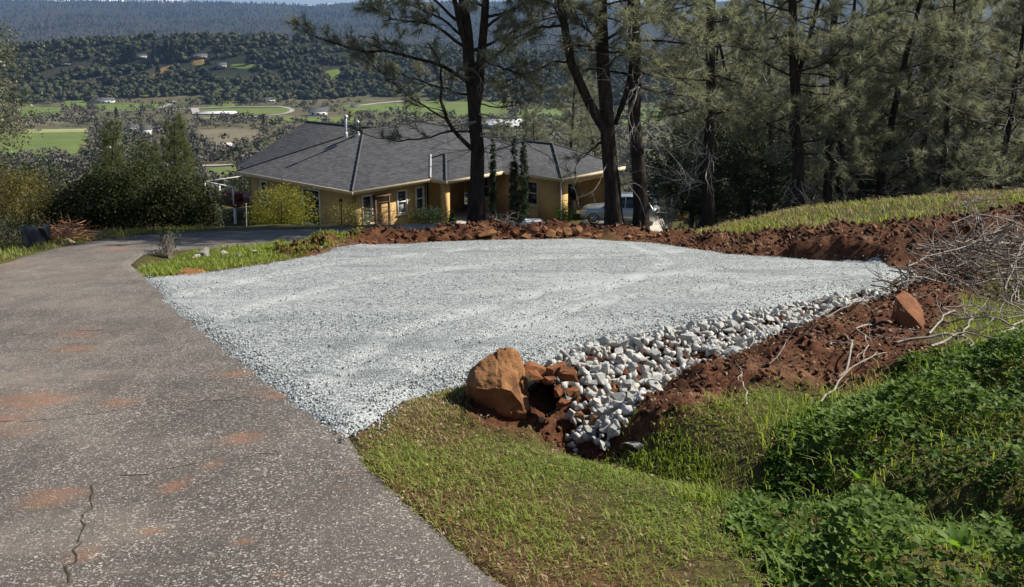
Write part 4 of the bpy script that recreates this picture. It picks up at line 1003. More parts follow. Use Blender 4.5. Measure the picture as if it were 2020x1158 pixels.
for q, (u, Y, T, s_, lab, first) in enumerate([
    (1730, 26, T1, 1.0, 'bushy grey-green pine with pale dead twigs right of the slim pine', True),
    (1800, 29, T3, 1.0, 'tall pine standing behind the bushy grey-green one', True),
    (1965, 27, T2, 1.05, 'low spreading pine with thin trunk at the top of grass slope', True),
    (1890, 32, T1, 1.1, 'dim pine seen between the tall and low spreading pines', False),
    (2010, 33, T2, 1.2, 'shaded pine far back behind low spreading pine', False),
    (1690, 33, T2, 1.15, 'back row pine glimpsed behind the slim pine', False),
    (1480, 31, T1, 1.0, 'back row pine rising above the dark oak', False),
    (1385, 36, T3, 1.0, 'pine downslope behind the second parked car', False),
    
    (1770, 36, T2, 1.25, 'dim back pine between the bushy and tall pines', False), (1850, 25.5, T2, .95, 'low branched pine in front of the tall one', False), (1930, 37, T3, 1.1, 'distant shaded pine above the low spreading one', False),
    (1640, 37, T1, 1.1, 'distant shaded pine between the two close trunks', False), (1430, 37, T2, 1.2, 'distant shaded pine left of the oak', False), (1520, 29, T2, 1.05, 'grey pine with low limbs beside the flare footed trunk', False),
    (2020, 29.5, T1, 1.05, 'leaning grey pine behind the low spreading one', False), (1390, 46, T1, 1.2, 'grey pine far down behind the lone straight pine', False),
    (1190, 72, T1, 1.3, 'grey pine beyond the garage to the right of cypress', False), (1060, 90, T2, 1.5, 'grey pine far beyond the house ridge', False), (980, 100, T1, 1.4, 'grey pine beyond the house behind the first pine', False),
    (1660, 27.5, T3, .9, 'grey pine with spreading limbs just behind the slim pine', False),
    (1120, 66, T3, 1.2, 'pine beyond the garage roof behind forked pine', False),
    (1345, 64, T1, 1.2, 'pine at the far end of the garage drive', False),
    (1560, 40, T3, 1.0, 'pine deep in the shade behind flare footed pine', False)]):
    x, y = at_u(u, Y); stand(T, x, y, lab, q * 1.9 + .4, s_, first=first)

# leafy trees and shrubs
def leafy(name, label, base, blobs, nclump, per, ls, mat, seed, cat='shrub', group=None, stems=8, stem_r=.02, spread=.22, bark='oakbark', trunk=None, flat=.6, ratio=.55, varz=True):
    """blobs: ellipsoids (centre, radii); leaves sit in clumps near their skins"""
    r = np.random.default_rng(seed); base = np.asarray(base, float); w = np.array([b[1][0] * b[1][2] for b in blobs]); w = w / w.sum()
    cc = []
    for k in range(nclump):
        b = blobs[r.choice(len(blobs), p=w)]; d = rand_dir(r, 1)[0]; cc.append(np.array(b[0]) + d * np.array(b[1]) * r.uniform(.45, 1.0) ** .5 * r.uniform(.82, 1.12))
    cc = np.array(cc)
    n = nclump * per; c = np.repeat(cc, per, 0) + r.normal(0, spread, (n, 3)) * np.array((1, 1, .8))
    nr = unit(rand_dir(r, n) + np.array((0, 0, flat))); al = rand_dir(r, n); s_ = ls * r.uniform(.6, 1.3, n)
    hi = (c[:, 2] - c[:, 2].min()) / (np.ptp(c[:, 2]) + 1e-6)
    V, F, va = leaves(c, nr, al, s_, s_ * ratio, np.clip(np.repeat(r.random(nclump), per) * .6 + r.random(n) * .4, 0, 1))
    t = thing(name, label, cat, tuple(base), 0, group)
    obj('crown' if trunk else 'foliage', mesh('foliage', V - base, F, M[mat], {'var': va}), t)
    mb = MB()
    if trunk: mb.tube(resample([base - np.array((0, 0, .15)), base + np.array((0.1, 0, trunk[0] * .5)), base + np.array((0, 0, trunk[0]))], 7, r, .05), np.linspace(trunk[1], trunk[1] * .6, 7), 8)
    st = base + np.array((0, 0, trunk[0] * .85 if trunk else -.05))
    for k in range(stems):
        e = cc[r.integers(nclump)]; mid = st * .5 + e * .5 + np.array((0, 0, .12)) * np.linalg.norm(e - st); line = resample([st, mid, e], 7, r, .12)
        mb.tube(line, np.linspace(stem_r, stem_r * .25, 7), 4)
    mb.build('trunk' if trunk else 'stems', M[bark], t, base, True)
    return t
def pxe(u, v, Y, ru, rv, ry=None):
    c = P(u, v, Y); k = Y / FPX / .98; return (c, (ru * k, (ry if ry else ru * k), rv * k))
def gb(u, Y): x, y = at_u(u, Y); return np.array((x, y, H1(x, y)))
# deep green oaks in the shade behind the pines
for (u, Y, blobs, seed, lab, sz, n) in [
    (1470, 27, [(1470, 300, 100, 80), (1420, 350, 80, 70), (1520, 360, 70, 60), (1375, 330, 45, 70)], 401, 'dense dark evergreen oak in shade between the pine trunks', .085, 420),
    (1700, 30, [(1700, 370, 90, 50), (1800, 350, 80, 60)], 402, 'low dark oak scrub under the bushy grey-green pine', .08, 260),
    (1395, 42, [(1385, 300, 60, 90), (1430, 330, 60, 80)], 403, 'dull green oak downslope beyond the parked cars', .11, 330),
    (1900, 30, [(1900, 360, 110, 60), (2020, 340, 90, 70)], 404, 'shaded oak scrub along the crest of grass slope', .08, 260)]:
    b = gb(u, Y); leafy('oak_tree', lab, b, [pxe(a_, b_, Y + (q - 1) * .6, c_, d_, 1.3) for q, (a_, b_, c_, d_) in enumerate(blobs)], n, 48, sz, 'oakleaf', seed, 'tree', 'oaks behind the pines', 14, .04, .26, trunk=(1.6, .13))
# leaf tips of an oak leaning in beside the drive
b = np.array((-10.4, 15.2, H1(-10.4, 15.2)))
leafy('oak_tree', 'grey-leaved oak overhanging the left side of the drive', b, [pxe(-60, 130, 15.2, 85, 90), pxe(-40, 230, 15.2, 80, 80), pxe(-120, 60, 15.2, 100, 90)], 330, 42, .05, 'oakleaf2', 411, 'tree', None, 16, .035, .16, trunk=(2.2, .14)) if False else None
M['oakleaf2'] = leaf_mat('grey_oak_leaf', (0.06, 0.068, 0.035), (0.20, 0.20, 0.12), 0.3, 0.4, 0.45)
leafy('oak_tree', 'grey-leaved oak overhanging the left side of the drive', b, [pxe(-58, 115, 15.2, 85, 80), pxe(-36, 235, 15.2, 88, 85), pxe(-140, 60, 15.2, 100, 90)], 330, 42, .05, 'oakleaf2', 411, 'tree', None, 16, .035, .16, trunk=(2.2, .14))
for (u, v, Y, ru, rv, n, mat, lab, seed, sz, per) in [
    (45, 395, 18.5, 58, 62, 150, 'oliveleaf', 'yellow-olive shrub at the outside of the drive bend', 421, .05, 40),
    (-25, 380, 17.5, 60, 70, 120, 'oliveleaf', 'olive shrub under the grey-leaved oak', 422, .05, 40),
    (15, 470, 15.6, 45, 30, 60, 'oakleaf2', 'low grey shrub beside the dark tarp', 423, .04, 40)]:
    leafy('shrub', lab, gb(u, Y), [pxe(u, v, Y, ru, rv)], n, per, sz, mat, seed, 'shrub', None, 26, .012, .13)
g = 'dark glossy shrubs across the drive'
for (bl_, u, Y, seed, n, lab) in [([(200, 392, 78, 52), (155, 420, 60, 42)], 190, 19.0, 431, 290, 'dark glossy shrub with golden lit top behind the red brush heap'),
    ([(275, 390, 80, 55), (250, 425, 75, 38)], 275, 19.4, 432, 290, 'middle of three joined dark glossy shrubs across the drive'),
    ([(355, 400, 66, 52), (392, 422, 40, 36)], 365, 19.8, 433, 260, 'dark glossy shrub next to the leaning fence post')]:
    leafy('shrub', lab, gb(u, Y), [pxe(a_, b_, Y, c_, d_) for a_, b_, c_, d_ in bl_], n, 46, .062, 'shrubleaf', seed, 'shrub', g, 16, .015, .14)
leafy('shrub', 'bright yellow-green bush in front of the house corner', gb(560, 23), [pxe(550, 405, 23, 52, 46), pxe(595, 420, 36, 32), pxe(520, 425, 23, 28, 30)], 170, 42, .055, 'yellowleaf', 441, 'shrub', None, 18, .012, .13) if False else None
leafy('shrub', 'bright yellow-green bush in front of the house corner', gb(560, 23), [pxe(548, 408, 23, 50, 46), pxe(592, 418, 23, 38, 34), pxe(522, 428, 23, 28, 30)], 190, 40, .05, 'yellowleaf', 441, 'shrub', None, 18, .012, .12)
leafy('shrub', 'grey-green rambling bush under the lit corner window', gb(688, 24), [pxe(675, 428, 24, 40, 26), pxe(712, 430, 24, 26, 24)], 90, 34, .045, 'oliveleaf', 442, 'shrub', None, 60, .008, .11)
leafy('shrub', 'arching dark green bush by the house entry', gb(850, 26), [pxe(845, 428, 26, 36, 18)], 70, 40, .05, 'cypress', 443, 'shrub', None, 30, .008, .1)
leafy('shrub', 'small bright green bush at the garage corner', gb(1113, 46), [pxe(1113, 422, 46, 13, 24)], 40, 34, .09, 'weed', 444, 'shrub', None, 8, .02, .16)
leafy('shrub', 'bare twiggy shrub with few leaves at the pine foot', gb(1320, 24), [pxe(1310, 415, 24, 30, 30)], 30, 8, .05, 'oakleaf2', 445, 'shrub', None, 60, .008, .12, bark='paletwig')
leafy('shrub', 'pale yellow-leaved shrub glimpsed between two pine trunks', gb(1600, 30), [pxe(1600, 350, 30, 18, 40)], 40, 30, .06, 'yellowleaf', 446, 'shrub', None, 8, .012, .15)
leafy('shrub', 'spindly dark sapling standing on the grass island', ground_pt(335, 512), [pxe(337, 478, 14.2, 22, 26)], 26, 14, .04, 'shrubleaf', 447, 'shrub', None, 40, .006, .07, bark='twig')
for q, (u, w, top, bot, lab) in enumerate([(972, 7, 286, 425, 'slimmest cypress column, against the garage wing window'), (1014, 9, 284, 440, 'left one of the twin tall cypress columns'), (1033, 10, 284, 446, 'right one of the twin tall cypress columns, the thicker')]):
    Y = 47.5; b = gb(u, Y); c0 = P(u, top, Y); k = Y / FPX; blobs = []
    for f in np.linspace(0, 1, 9): blobs.append((b * (1 - f) + c0 * f, (w * k * (1.05 - .75 * f ** 3),) * 2 + (.5,)))
    leafy('cypress_tree', lab, b, blobs, 260, 34, .09, 'cypress', 451 + q, 'tree', 'cypress columns by the garage wing', 3, .03, .05, trunk=(1.0, .06), flat=.0)
# young pines and bare trees below the drive on the left
TY = pine_template(311, 8.0, .12, 1.0, 1.9, 46, 7, 'x', 0, 16, 'needle2', .2, .016, True, (.1, .6), .7, group='young pines downslope to the left', sub=3)
for q, (u, Y, s_, lab, f) in enumerate([(342, 46, .94, 'tallest young green pine beyond the dark shrubs', True), (392, 48, .80, 'young pine next to the deck end', False), (222, 55, .76, 'slender young pine beyond the brush heap', False), (300, 50, .68, 'young pine half hidden by the tallest one', False),
     (245, 60, .66, 'small young pine behind the slender one', False), (275, 90, 1.0, 'dark far young pine near the white shed', False)]):
    x, y = at_u(u, Y); stand(TY, x, y, lab, q * 2.1, s_, first=f)
TO = leafy('oak_tree', 'x', np.zeros(3), [((0, 0, 4.2), (2.6, 2.6, 2.2)), ((1.2, .5, 3.2), (1.8, 1.8, 1.3)), ((-1.3, -.4, 3.3), (1.8, 1.8, 1.4))], 130, 22, .26, 'oakleaf', 461, 'tree', 'oaks on the lower slope', 12, .06, .42, trunk=(2.0, .17))
TB = thing('bare_tree', 'x', 'tree', (0, 0, 0), 0, 'leafless trees on the lower slope')
rb = np.random.default_rng(462); mb = MB(); mb.tube(crooked((0, 0, -.2), (0, 0, 1), 3.2, 6, rb, .08), np.linspace(.14, .08, 7), 6); mb.build('trunk', M['oakbark'], TB)
pb = Pine(rb)
for k in range(26):
    a = k * 2.4; pb.bare((0, 0, 1.5 + 1.6 * rb.random()), (math.cos(a), math.sin(a), .7 + rb.random()), rb.uniform(2.0, 3.4), .05, 2)
M['baretwig'] = simple('bare_twig', (0.17, 0.15, 0.13), (0.10, 0.085, 0.075), 1, 0.9)
pb.dead.build('branches', M['baretwig'], TB)
sl_rng = np.random.default_rng(463); first = {'o': True, 'b': True}
labs = {'o': 'round grey-green oak on the lower slope below the house', 'b': 'leafless brown tree on the lower slope below the house'}
for q in range(74):
    u = sl_rng.uniform(-120, 640) if q < 56 else sl_rng.uniform(640, 1300); Y = sl_rng.uniform(62, 330) ** 1.0
    if u > 380 and Y < 78: Y += 60
    kind = 'b' if sl_rng.random() < .58 else 'o'; x, y = at_u(u, Y)
    o = stand(TB if kind == 'b' else TO, x, y, labs[kind], sl_rng.uniform(0, 6.28), sl_rng.uniform(.75, 1.25) * (1 if Y > 100 else .8), first=first[kind]); first[kind] = False
for q in range(26):
    u = sl_rng.uniform(1040, 1960); Y = sl_rng.uniform(30, 70); x, y = at_u(u, Y)
    if u < 1360 and Y < 62: continue
    stand(TO, x, y, 'round dark oak filling the shade behind the pines', sl_rng.uniform(0, 6.28), sl_rng.uniform(.6, 1.0), 'oaks filling the shade behind the pines')

# ------------------------------------------------------------------ the house
def mat_stucco():
    m, nt, bs = new_mat('ochre_stucco'); co = objco(nt)
    c = mixc(nt, ramp(nt, noise(nt, 0.9, 5, 0.6, co), .35, .7), (0.56, 0.36, 0.135), (0.44, 0.28, 0.11))
    c = mixc(nt, ramp(nt, noise(nt, 2.5, 4, .6, vscale(nt, co, 1, 1, .25)), .58, .8), c, (0.34, 0.22, 0.10))
    nt.links.new(c, bs.inputs['Base Color']); bs.inputs['Roughness'].default_value = .92; bump(nt, bs, noise(nt, 30, 4, .7, co), .4, .01); return m
def mat_shingle():
    m, nt, bs = new_mat('asphalt_shingle'); co = objco(nt)
    sx = N(nt, 'ShaderNodeSeparateXYZ'); nt.links.new(co, sx.inputs[0])
    saw = math_(nt, 'FRACT', math_(nt, 'MULTIPLY', sx.outputs[2], 1 / .075))
    row = math_(nt, 'FLOOR', math_(nt, 'MULTIPLY', sx.outputs[2], 1 / .075))
    cb = N(nt, 'ShaderNodeCombineXYZ'); nt.links.new(math_(nt, 'MULTIPLY', sx.outputs[0], 3.0), cb.inputs[0]); nt.links.new(math_(nt, 'MULTIPLY', sx.outputs[1], 3.0), cb.inputs[1]); nt.links.new(math_(nt, 'MULTIPLY', row, 3.7), cb.inputs[2])
    v = voro(nt, cb.outputs[0], 1.0); r_, g_, b_ = sepR(nt, v.outputs['Color'])
    c = mixc(nt, r_, (0.050, 0.051, 0.056), (0.090, 0.091, 0.097))
    c = mixc(nt, ramp(nt, saw, .80, .95), c, (0.012, 0.012, 0.013))
    nt.links.new(c, bs.inputs['Base Color']); bs.inputs['Roughness'].default_value = .85; bs.inputs['Specular IOR Level'].default_value = .25
    bump(nt, bs, math_(nt, 'SUBTRACT', 1.0, saw), .8, .015); return m
M['stucco'] = mat_stucco(); M['shingle'] = mat_shingle()
M['trim'] = simple('cream_trim', (0.62, 0.50, 0.32), (0.52, 0.41, 0.26), 2, .7)
M['white'] = simple('white_paint', (0.75, 0.74, 0.70), (0.62, 0.61, 0.58), 2, .6)
M['ridgecap'] = simple('ridge_cap', (0.11, 0.11, 0.112), (0.06, 0.06, 0.062), 6, .9)
M['flash'] = simple('metal_flashing', (0.55, 0.56, 0.57), (0.42, 0.43, 0.44), 2, .45, metal=.4)
M['dark'] = simple('dark_interior', (0.02, 0.018, 0.016), None, 2, .9)
M['woodbrown'] = simple('weathered_wood', (0.13, 0.075, 0.045), (0.075, 0.045, 0.03), 5, .85, .4, 20, .01, stretch=(1, 1, .2))
M['deckred'] = simple('red_stained_deck', (0.18, 0.05, 0.035), (0.09, 0.03, 0.025), 4, .8)
M['cushion'] = simple('red_cushion', (0.28, 0.05, 0.045), (0.18, 0.035, 0.035), 4, .9)
M['concrete'] = simple('concrete', (0.48, 0.44, 0.38), (0.36, 0.33, 0.29), 3, .9, .3, 30, .01)
M['clayp'] = simple('clay_pot', (0.35, 0.16, 0.09), (0.25, 0.11, 0.06), 6, .85)
def mat_glass(name='window_glass', c=(0.012, 0.014, 0.016)):
    m, nt, bs = new_mat(name); nt.links.new(mixc(nt, noise(nt, .8, 3, .6, objco(nt)), c, tuple(2.2 * a for a in c)), bs.inputs['Base Color'])
    bs.inputs['Roughness'].default_value = .06; bs.inputs['Specular IOR Level'].default_value = .6; return m
M['glass'] = mat_glass(); M['blind'] = simple('blind_behind_glass', (0.36, 0.38, 0.36), (0.28, 0.30, 0.29), 3, .25, spec=.6)

A0 = PZ(695, 378, -6.5); th = math.atan2(.759, .651); FL = -2.75
house = thing('house', 'low ochre stucco house with dark hipped shingle roof below the gravel pad', 'house', (A0[0], A0[1], -6.5), th)
def hip(mb, x0, x1, y0, y1, h, ov=0.0, z0=0.0):
    w = min(x1 - x0, y1 - y0) / 2
    if x1 - x0 >= y1 - y0: R1, R2 = (x0 + w, (y0 + y1) / 2), (x1 - w, (y0 + y1) / 2)
    else: R1, R2 = ((x0 + x1) / 2, y0 + w), ((x0 + x1) / 2, y1 - w)
    V = [(x0, y0, z0), (x1, y0, z0), (x1, y1, z0), (x0, y1, z0), (*R1, z0 + h), (*R2, z0 + h)]
    if x1 - x0 >= y1 - y0: Q = [(0, 1, 5, 4), (2, 3, 4, 5)]; T = [(3, 0, 4), (1, 2, 5)]; hips = [(0, 4), (3, 4), (1, 5), (2, 5), (4, 5)]
    else: Q = [(1, 2, 5, 4), (3, 0, 4, 5)]; T = [(0, 1, 4), (2, 3, 5)]; hips = [(0, 4), (1, 4), (2, 5), (3, 5), (4, 5)]
    mb.add(V, Q, T); return [(np.array(V[a]), np.array(V[b])) for a, b in hips]
caps = []; K = .445
mb = MB(); caps += hip(mb, 0, 17.3, 0, 11, 5.5 * K); rf = mb.build('roof', M['shingle'], house)
mb = MB(); caps += hip(mb, 5.75, 13.5, -1.3, 3.7, 2.5 * K); mb.build('porch_roof', M['shingle'], house)
mb = MB(); caps += hip(mb, 10.7, 17.3, -5.85, 3.0, 3.3 * K); mb.build('garage_roof', M['shingle'], house)
zr = 5.5 * K + .04
mb = MB(); mb.add([(1.0, 5.5, .06), (6.4, 5.5, zr), (11.8, 5.5, .06), (1.0, 12.5, .06), (6.4, 12.5, zr), (11.8, 12.5, .06)], [(0, 1, 4, 3), (1, 2, 5, 4)], [(3, 4, 5)])
mb.build('rear_roof', M['shingle'], house); caps.append((np.array((6.4, 5.5, zr)), np.array((6.4, 12.5, zr))))
for a, b in caps:
    n = max(4, int(np.linalg.norm(b - a) / .28)); mb = MB(); s_ = np.linspace(0, 1, n)
    line = a[None] * (1 - s_[:, None]) + b[None] * s_[:, None] + np.array((0, 0, .02)); mb.tube(line, np.where(np.arange(n) % 2, .058, .045), 6); mb.build('ridge_cap', M['ridgecap'], rf)
mb = MB(); mb.tube([(5.78, .02, .03), (7.9, 2.15, 2.15 * K + .03)], .07, 5); mb.build('valley_flashing', M['flash'], rf)
# eaves: fascia and soffit
def fascia(x0, x1, y0, y1):
    mb = MB(); t = .05
    mb.box(x0, x1, y0 - t, y0, -.2, .0); mb.box(x0, x1, y1, y1 + t, -.2, .0); mb.box(x0 - t, x0, y0 - t, y1 + t, -.2, .0); mb.box(x1, x1 + t, y0 - t, y1 + t, -.2, .0)
    mb.box(x0, x1, y0, y1, -.2, -.17); mb.build('eave', M['trim'], house)
fascia(0, 17.3, 0, 11); fascia(5.80, 10.6, -1.3, -.06); fascia(10.75, 17.25, -5.85, -.06)
def wall_run(name, p0, p1, z0, z1, ops, t=.18):
    """a wall from p0 to p1 (outer face left of the run) with openings (s0, s1, za, zb)"""
    p0 = np.array(p0, float); p1 = np.array(p1, float); L = np.linalg.norm(p1 - p0); d = (p1 - p0) / L; n = np.array((d[1], -d[0]))
    mb = MB()
    def piece(s0, s1, a, b):
        if s1 - s0 < .01 or b - a < .01: return
        c = [p0 + d * s0, p0 + d * s1, p0 + d * s1 - n * t, p0 + d * s0 - n * t]
        mb.add([(*q, z) for z in (a, b) for q in c], [(0, 1, 5, 4), (1, 2, 6, 5), (2, 3, 7, 6), (3, 0, 4, 7), (4, 5, 6, 7), (3, 2, 1, 0)])
    s_ = 0
    for (a, b, za, zb) in sorted(ops): piece(s_, a, z0, z1); piece(a, b, z0, za); piece(a, b, zb, z1); s_ = b
    piece(s_, L, z0, z1); w = mb.build(name, M['stucco'], house); return p0, d, n
def window(frame, s0, s1, za, zb, lower='glass', mat='white', rail=True):
    p0, d, n = frame
    def bx(mb, a, b, z0, z1, o0, o1):
        c = [p0 + d * a + n * o1, p0 + d * b + n * o1, p0 + d * b + n * o0, p0 + d * a + n * o0]
        mb.add([(*q, z) for z in (z0, z1) for q in c], [(0, 1, 5, 4), (1, 2, 6, 5), (2, 3, 7, 6), (3, 0, 4, 7), (4, 5, 6, 7), (3, 2, 1, 0)])
    f = MB(); w = .07
    bx(f, s0 - .03, s0 + w, za - .03, zb + .03, -.10, .03); bx(f, s1 - w, s1 + .03, za - .03, zb + .03, -.10, .03); bx(f, s0 + w, s1 - w, za - .03, za + w, -.10, .03); bx(f, s0 + w, s1 - w, zb - w, zb + .03, -.10, .03)
    if rail: m_ = (za + zb) / 2; bx(f, s0 + w, s1 - w, m_ - .035, m_ + .035, -.09, .02)
    o = f.build('window', M[mat], house)
    for z0, z1, mm in ((za + w, (za + zb) / 2, lower), ((za + zb) / 2, zb - w, 'glass')):
        g_ = MB(); bx(g_, s0 + w, s1 - w, z0, z1, -.08, -.06); g_.build('pane', M[mm], o)
    s_ = MB(); bx(s_, s0 - .1, s1 + .1, za - .11, za - .035, -.05, .07); s_.build('sill', M['trim'], o)
I = .5
f1 = wall_run('wall', (I, 11 - I), (I, I), FL - 1.0, -.2, [(1.2, 1.9, -1.75, -.45), (5.4, 7.0, -2.5, -.4)])
window(f1, 1.2, 1.9, -1.75, -.45); window(f1, 5.4, 7.0, -2.5, -.4, rail=False)
f2 = wall_run('wall', (I, I), (5.75, I), FL - .6, -.2, [(.55, 1.25, -2.0, -.45), (3.1, 3.85, -1.85, -.5), (4.55, 5.2, -1.85, -.5)])
window(f2, .55, 1.25, -2.0, -.45, 'blind'); window(f2, 3.1, 3.85, -1.85, -.5, 'blind'); window(f2, 4.55, 5.2, -1.85, -.5)
wall_run('wall', (5.93, I), (5.93, 2.2), FL - .4, -.2, []); wall_run('wall', (5.75, 2.2), (10.9, 2.2), FL - .4, -.2, [(1.0, 2.0, FL, -.6)])
mb = MB(); mb.box(6.75, 7.75, 2.24, 2.3, FL, -.6); mb.build('entry_door', M['dark'], house)
for x in (6.15, 9.0):
    mb = MB(); mb.box(x - .19, x + .19, -1.0, -.62, FL - .4, -.2); mb.build('porch_column', M['stucco'], house)
mb = MB(); mb.box(5.6, 10.9, -1.1, 2.2, FL - .5, FL - .02); mb.build('porch_floor', M['concrete'], house)
f3 = wall_run('wall', (11.2, 2.2), (11.2, -5.35), FL - .4, -.2, [(1.15, 2.0, -1.95, -.5), (5.0, 5.85, -1.95, -.5)])
window(f3, 1.15, 2.0, -1.95, -.5, mat='trim'); window(f3, 5.0, 5.85, -1.95, -.5, mat='trim')
wall_run('wall', (11.2, -5.35), (16.8, -5.35), FL - .4, -.2, [(.75, 5.0, FL - .39, -.55)])
wall_run('wall', (16.8, -5.35), (16.8, 10.5), FL - .4, -.2, []); wall_run('wall', (16.8, 10.5), (I, 10.5), FL - .8, -.2, [])
mb = MB(); mb.box(11.5, 16.5, -2.6, -2.5, FL - .39, -.2); mb.build('garage_back', M['dark'], house)
r = np.random.default_rng(55)
for k in range(7):
    x = 12.2 + k * .55; mb = MB(); mb.box(x, x + r.uniform(.25, .5), -3.2, -2.8, FL - .39, FL - .39 + r.uniform(.4, 1.6)); mb.build('stored_box', [M['white'], M['woodbrown'], M['trim'], M['flash']][k % 4], house)
mb = MB(); mb.tube([(11.05, -5.5, -.25), (11.05, -5.5, FL - .3)], .05, 6); mb.tube([(10.8, -5.75, -.12), (11.05, -5.5, -.3)], .05, 6); mb.build('downspout', M['white'], house)
mb = MB(); mb.tube([(5.62, .3, -.2), (5.62, .3, FL - .3)], .045, 6); mb.build('downspout', M['woodbrown'], house)
# vine-covered trellis on the lit wall, roof vents, vent grille
mb = MB()
for x in (1.75, 2.75): mb.box(x - .05, x + .05, .18, .28, FL - .3, -.5)
for z in np.arange(FL, -.5, .3): mb.box(1.75, 2.75, .2, .24, z, z + .04)
mb.box(1.7, 2.8, .1, .42, -.62, -.5); tr = mb.build('trellis', M['woodbrown'], house)
pb = Pine(np.random.default_rng(56))
for k in range(20): pb.bare((1.8 + .9 * pb.r.random(), .2, FL - .2), (pb.r.normal(0, .15), -.03, 1), pb.r.uniform(1.4, 2.3), .02, 2)
pb.dead.build('vine', M['twig'], tr)
for (u, v0, v1, Y, w) in [(682, 262, 232, 53.0, .075), (705, 262, 244, 53.6, .10)]:
    a = P(u, v0 + 8, Y); b = P(u, v1, Y); Mi = Matrix.Rotation(-th, 3, 'Z'); la = Mi @ (Vector(a) - house.location); lb = Mi @ (Vector(b) - house.location)
    mb = MB(); mb.tube([la, lb], w, 8); mb.tube([lb, lb + Vector((0, 0, .10))], w * 1.7, 8); mb.tube([la, la + Vector((0, 0, .25))], w * 1.8, 8); mb.build('roof_vent', M['flash'], house)
mb = MB(); mb.tube([(0.47, 1.6, -.75), (0.44, 1.6, -.75)], .12, 10); mb.build('vent_grille', M['dark'], house)
# deck at the far left corner
dk = thing('deck', 'raised wooden deck with pale railing at the left end of the house', 'deck', (A0[0], A0[1], -6.5), th)
mb = MB(); mb.box(-.4, 4, 10.75, 14.2, -2.2, -2.02); mb.build('deck_floor', M['deckred'], dk)
mb = MB(); mb.box(-.42, -.38, 10.75, 14.2, -2.02, -1.4); mb.build('deck_screen', M['woodbrown'], dk)
for y in (10.85, 12.4, 14.1):
    mb = MB(); mb.box(-.46, -.36, y - .05, y + .05, -2.02, -.95); mb.build('rail_post', M['white'], dk)
    mb = MB(); mb.box(-.45, -.33, y - .06, y + .06, -5.6, -2.2); mb.build('deck_post', M['white'], dk)
mb = MB(); mb.box(-.47, -.35, 10.75, 14.25, -.95, -.89); mb.box(-.35, 4, 14.13, 14.25, -.95, -.89); mb.build('top_rail', M['white'], dk)
mb = MB(); mb.box(.1, .7, 11.6, 13.0, -2.02, -1.5); o = mb.build('deck_sofa', M['cushion']); o.location = house.location; o.rotation_euler = (0, 0, th)
tag(o, 'red cushioned seat standing on the raised wooden deck', 'seat')
# concrete apron, pot plant, white caged tote
mb = MB(); q0 = [P(u, v, Y_) for u, v, Y_ in ((1128, 430, 50.5), (1150, 424, 54), (1290, 424, 57), (1330, 470, 46), (1200, 470, 46))]
V = [(q[0], q[1], H1(q[0], q[1]) + .12) for q in q0]; V += [(a, b, c - .5) for a, b, c in V]
apron = obj('concrete_apron', mesh('concrete_apron', V, [np.array([(0, 4, 3, 1)]), np.array([(1, 3, 2)]), np.array([(0, 5, 9, 4), (4, 9, 8, 3), (3, 8, 7, 2), (2, 7, 6, 1), (1, 6, 5, 0)])], M['concrete'])); tag(apron, kind='structure')
pp = P(892, 436, 46); pz = -9.05
pt = thing('potted_conifer', 'small conifer in a clay pot by the house entry', 'potted plant', (pp[0], pp[1], pz))
mb = MB(); mb.tube([(0, 0, 0), (0, 0, .12), (0, 0, .5), (0, 0, .62)], (.2, .24, .33, .36), 12); mb.build('pot', M['clayp'], pt)
rl = np.random.default_rng(57); n = 900; z = rl.random(n) ** 1.3; a = rl.uniform(0, 6.28, n); rad = (1 - z) * .3 * rl.uniform(.6, 1.05, n)
V, F, va = leaves(np.column_stack([rad * np.cos(a), rad * np.sin(a), .62 + z * 1.0]), rand_dir(rl, n), rand_dir(rl, n), np.full(n, .12), np.full(n, .05), rl.random(n))
obj('foliage', mesh('foliage', V, F, M['cypress'], {'var': va}), pt)
tp_ = P(1052, 442, 27); tz = H1(tp_[0], tp_[1])
tote = thing('caged_tote', 'white plastic tote in a wire cage behind the rubble ridge', 'tote', (tp_[0], tp_[1], tz), .1)
hh = tp_[2] - tz + .11
bm = bmesh.new(); bmesh.ops.create_cube(bm, size=1, matrix=Matrix.Translation((0, 0, hh / 2 + .02)) @ Matrix.Diagonal((.64, .6, hh, 1))); bmesh.ops.bevel(bm, geom=bm.edges[:], offset=.07, segments=3, affect='EDGES')
me = bpy.data.meshes.new('tank'); bm.to_mesh(me); bm.free(); me.materials.append(M['white']); obj('tank', me, tote)
mb = MB()
for x in np.linspace(-.33, .33, 6): mb.tube([(x, -.315, 0), (x, -.315, hh)], .008, 4)
for z in np.linspace(.1, hh - .03, 5): mb.tube([(-.335, -.318, z), (.335, -.318, z)], .008, 4); mb.tube([(.335, -.318, z), (.335, .318, z)], .008, 4)
mb.build('cage', M['flash'], tote)
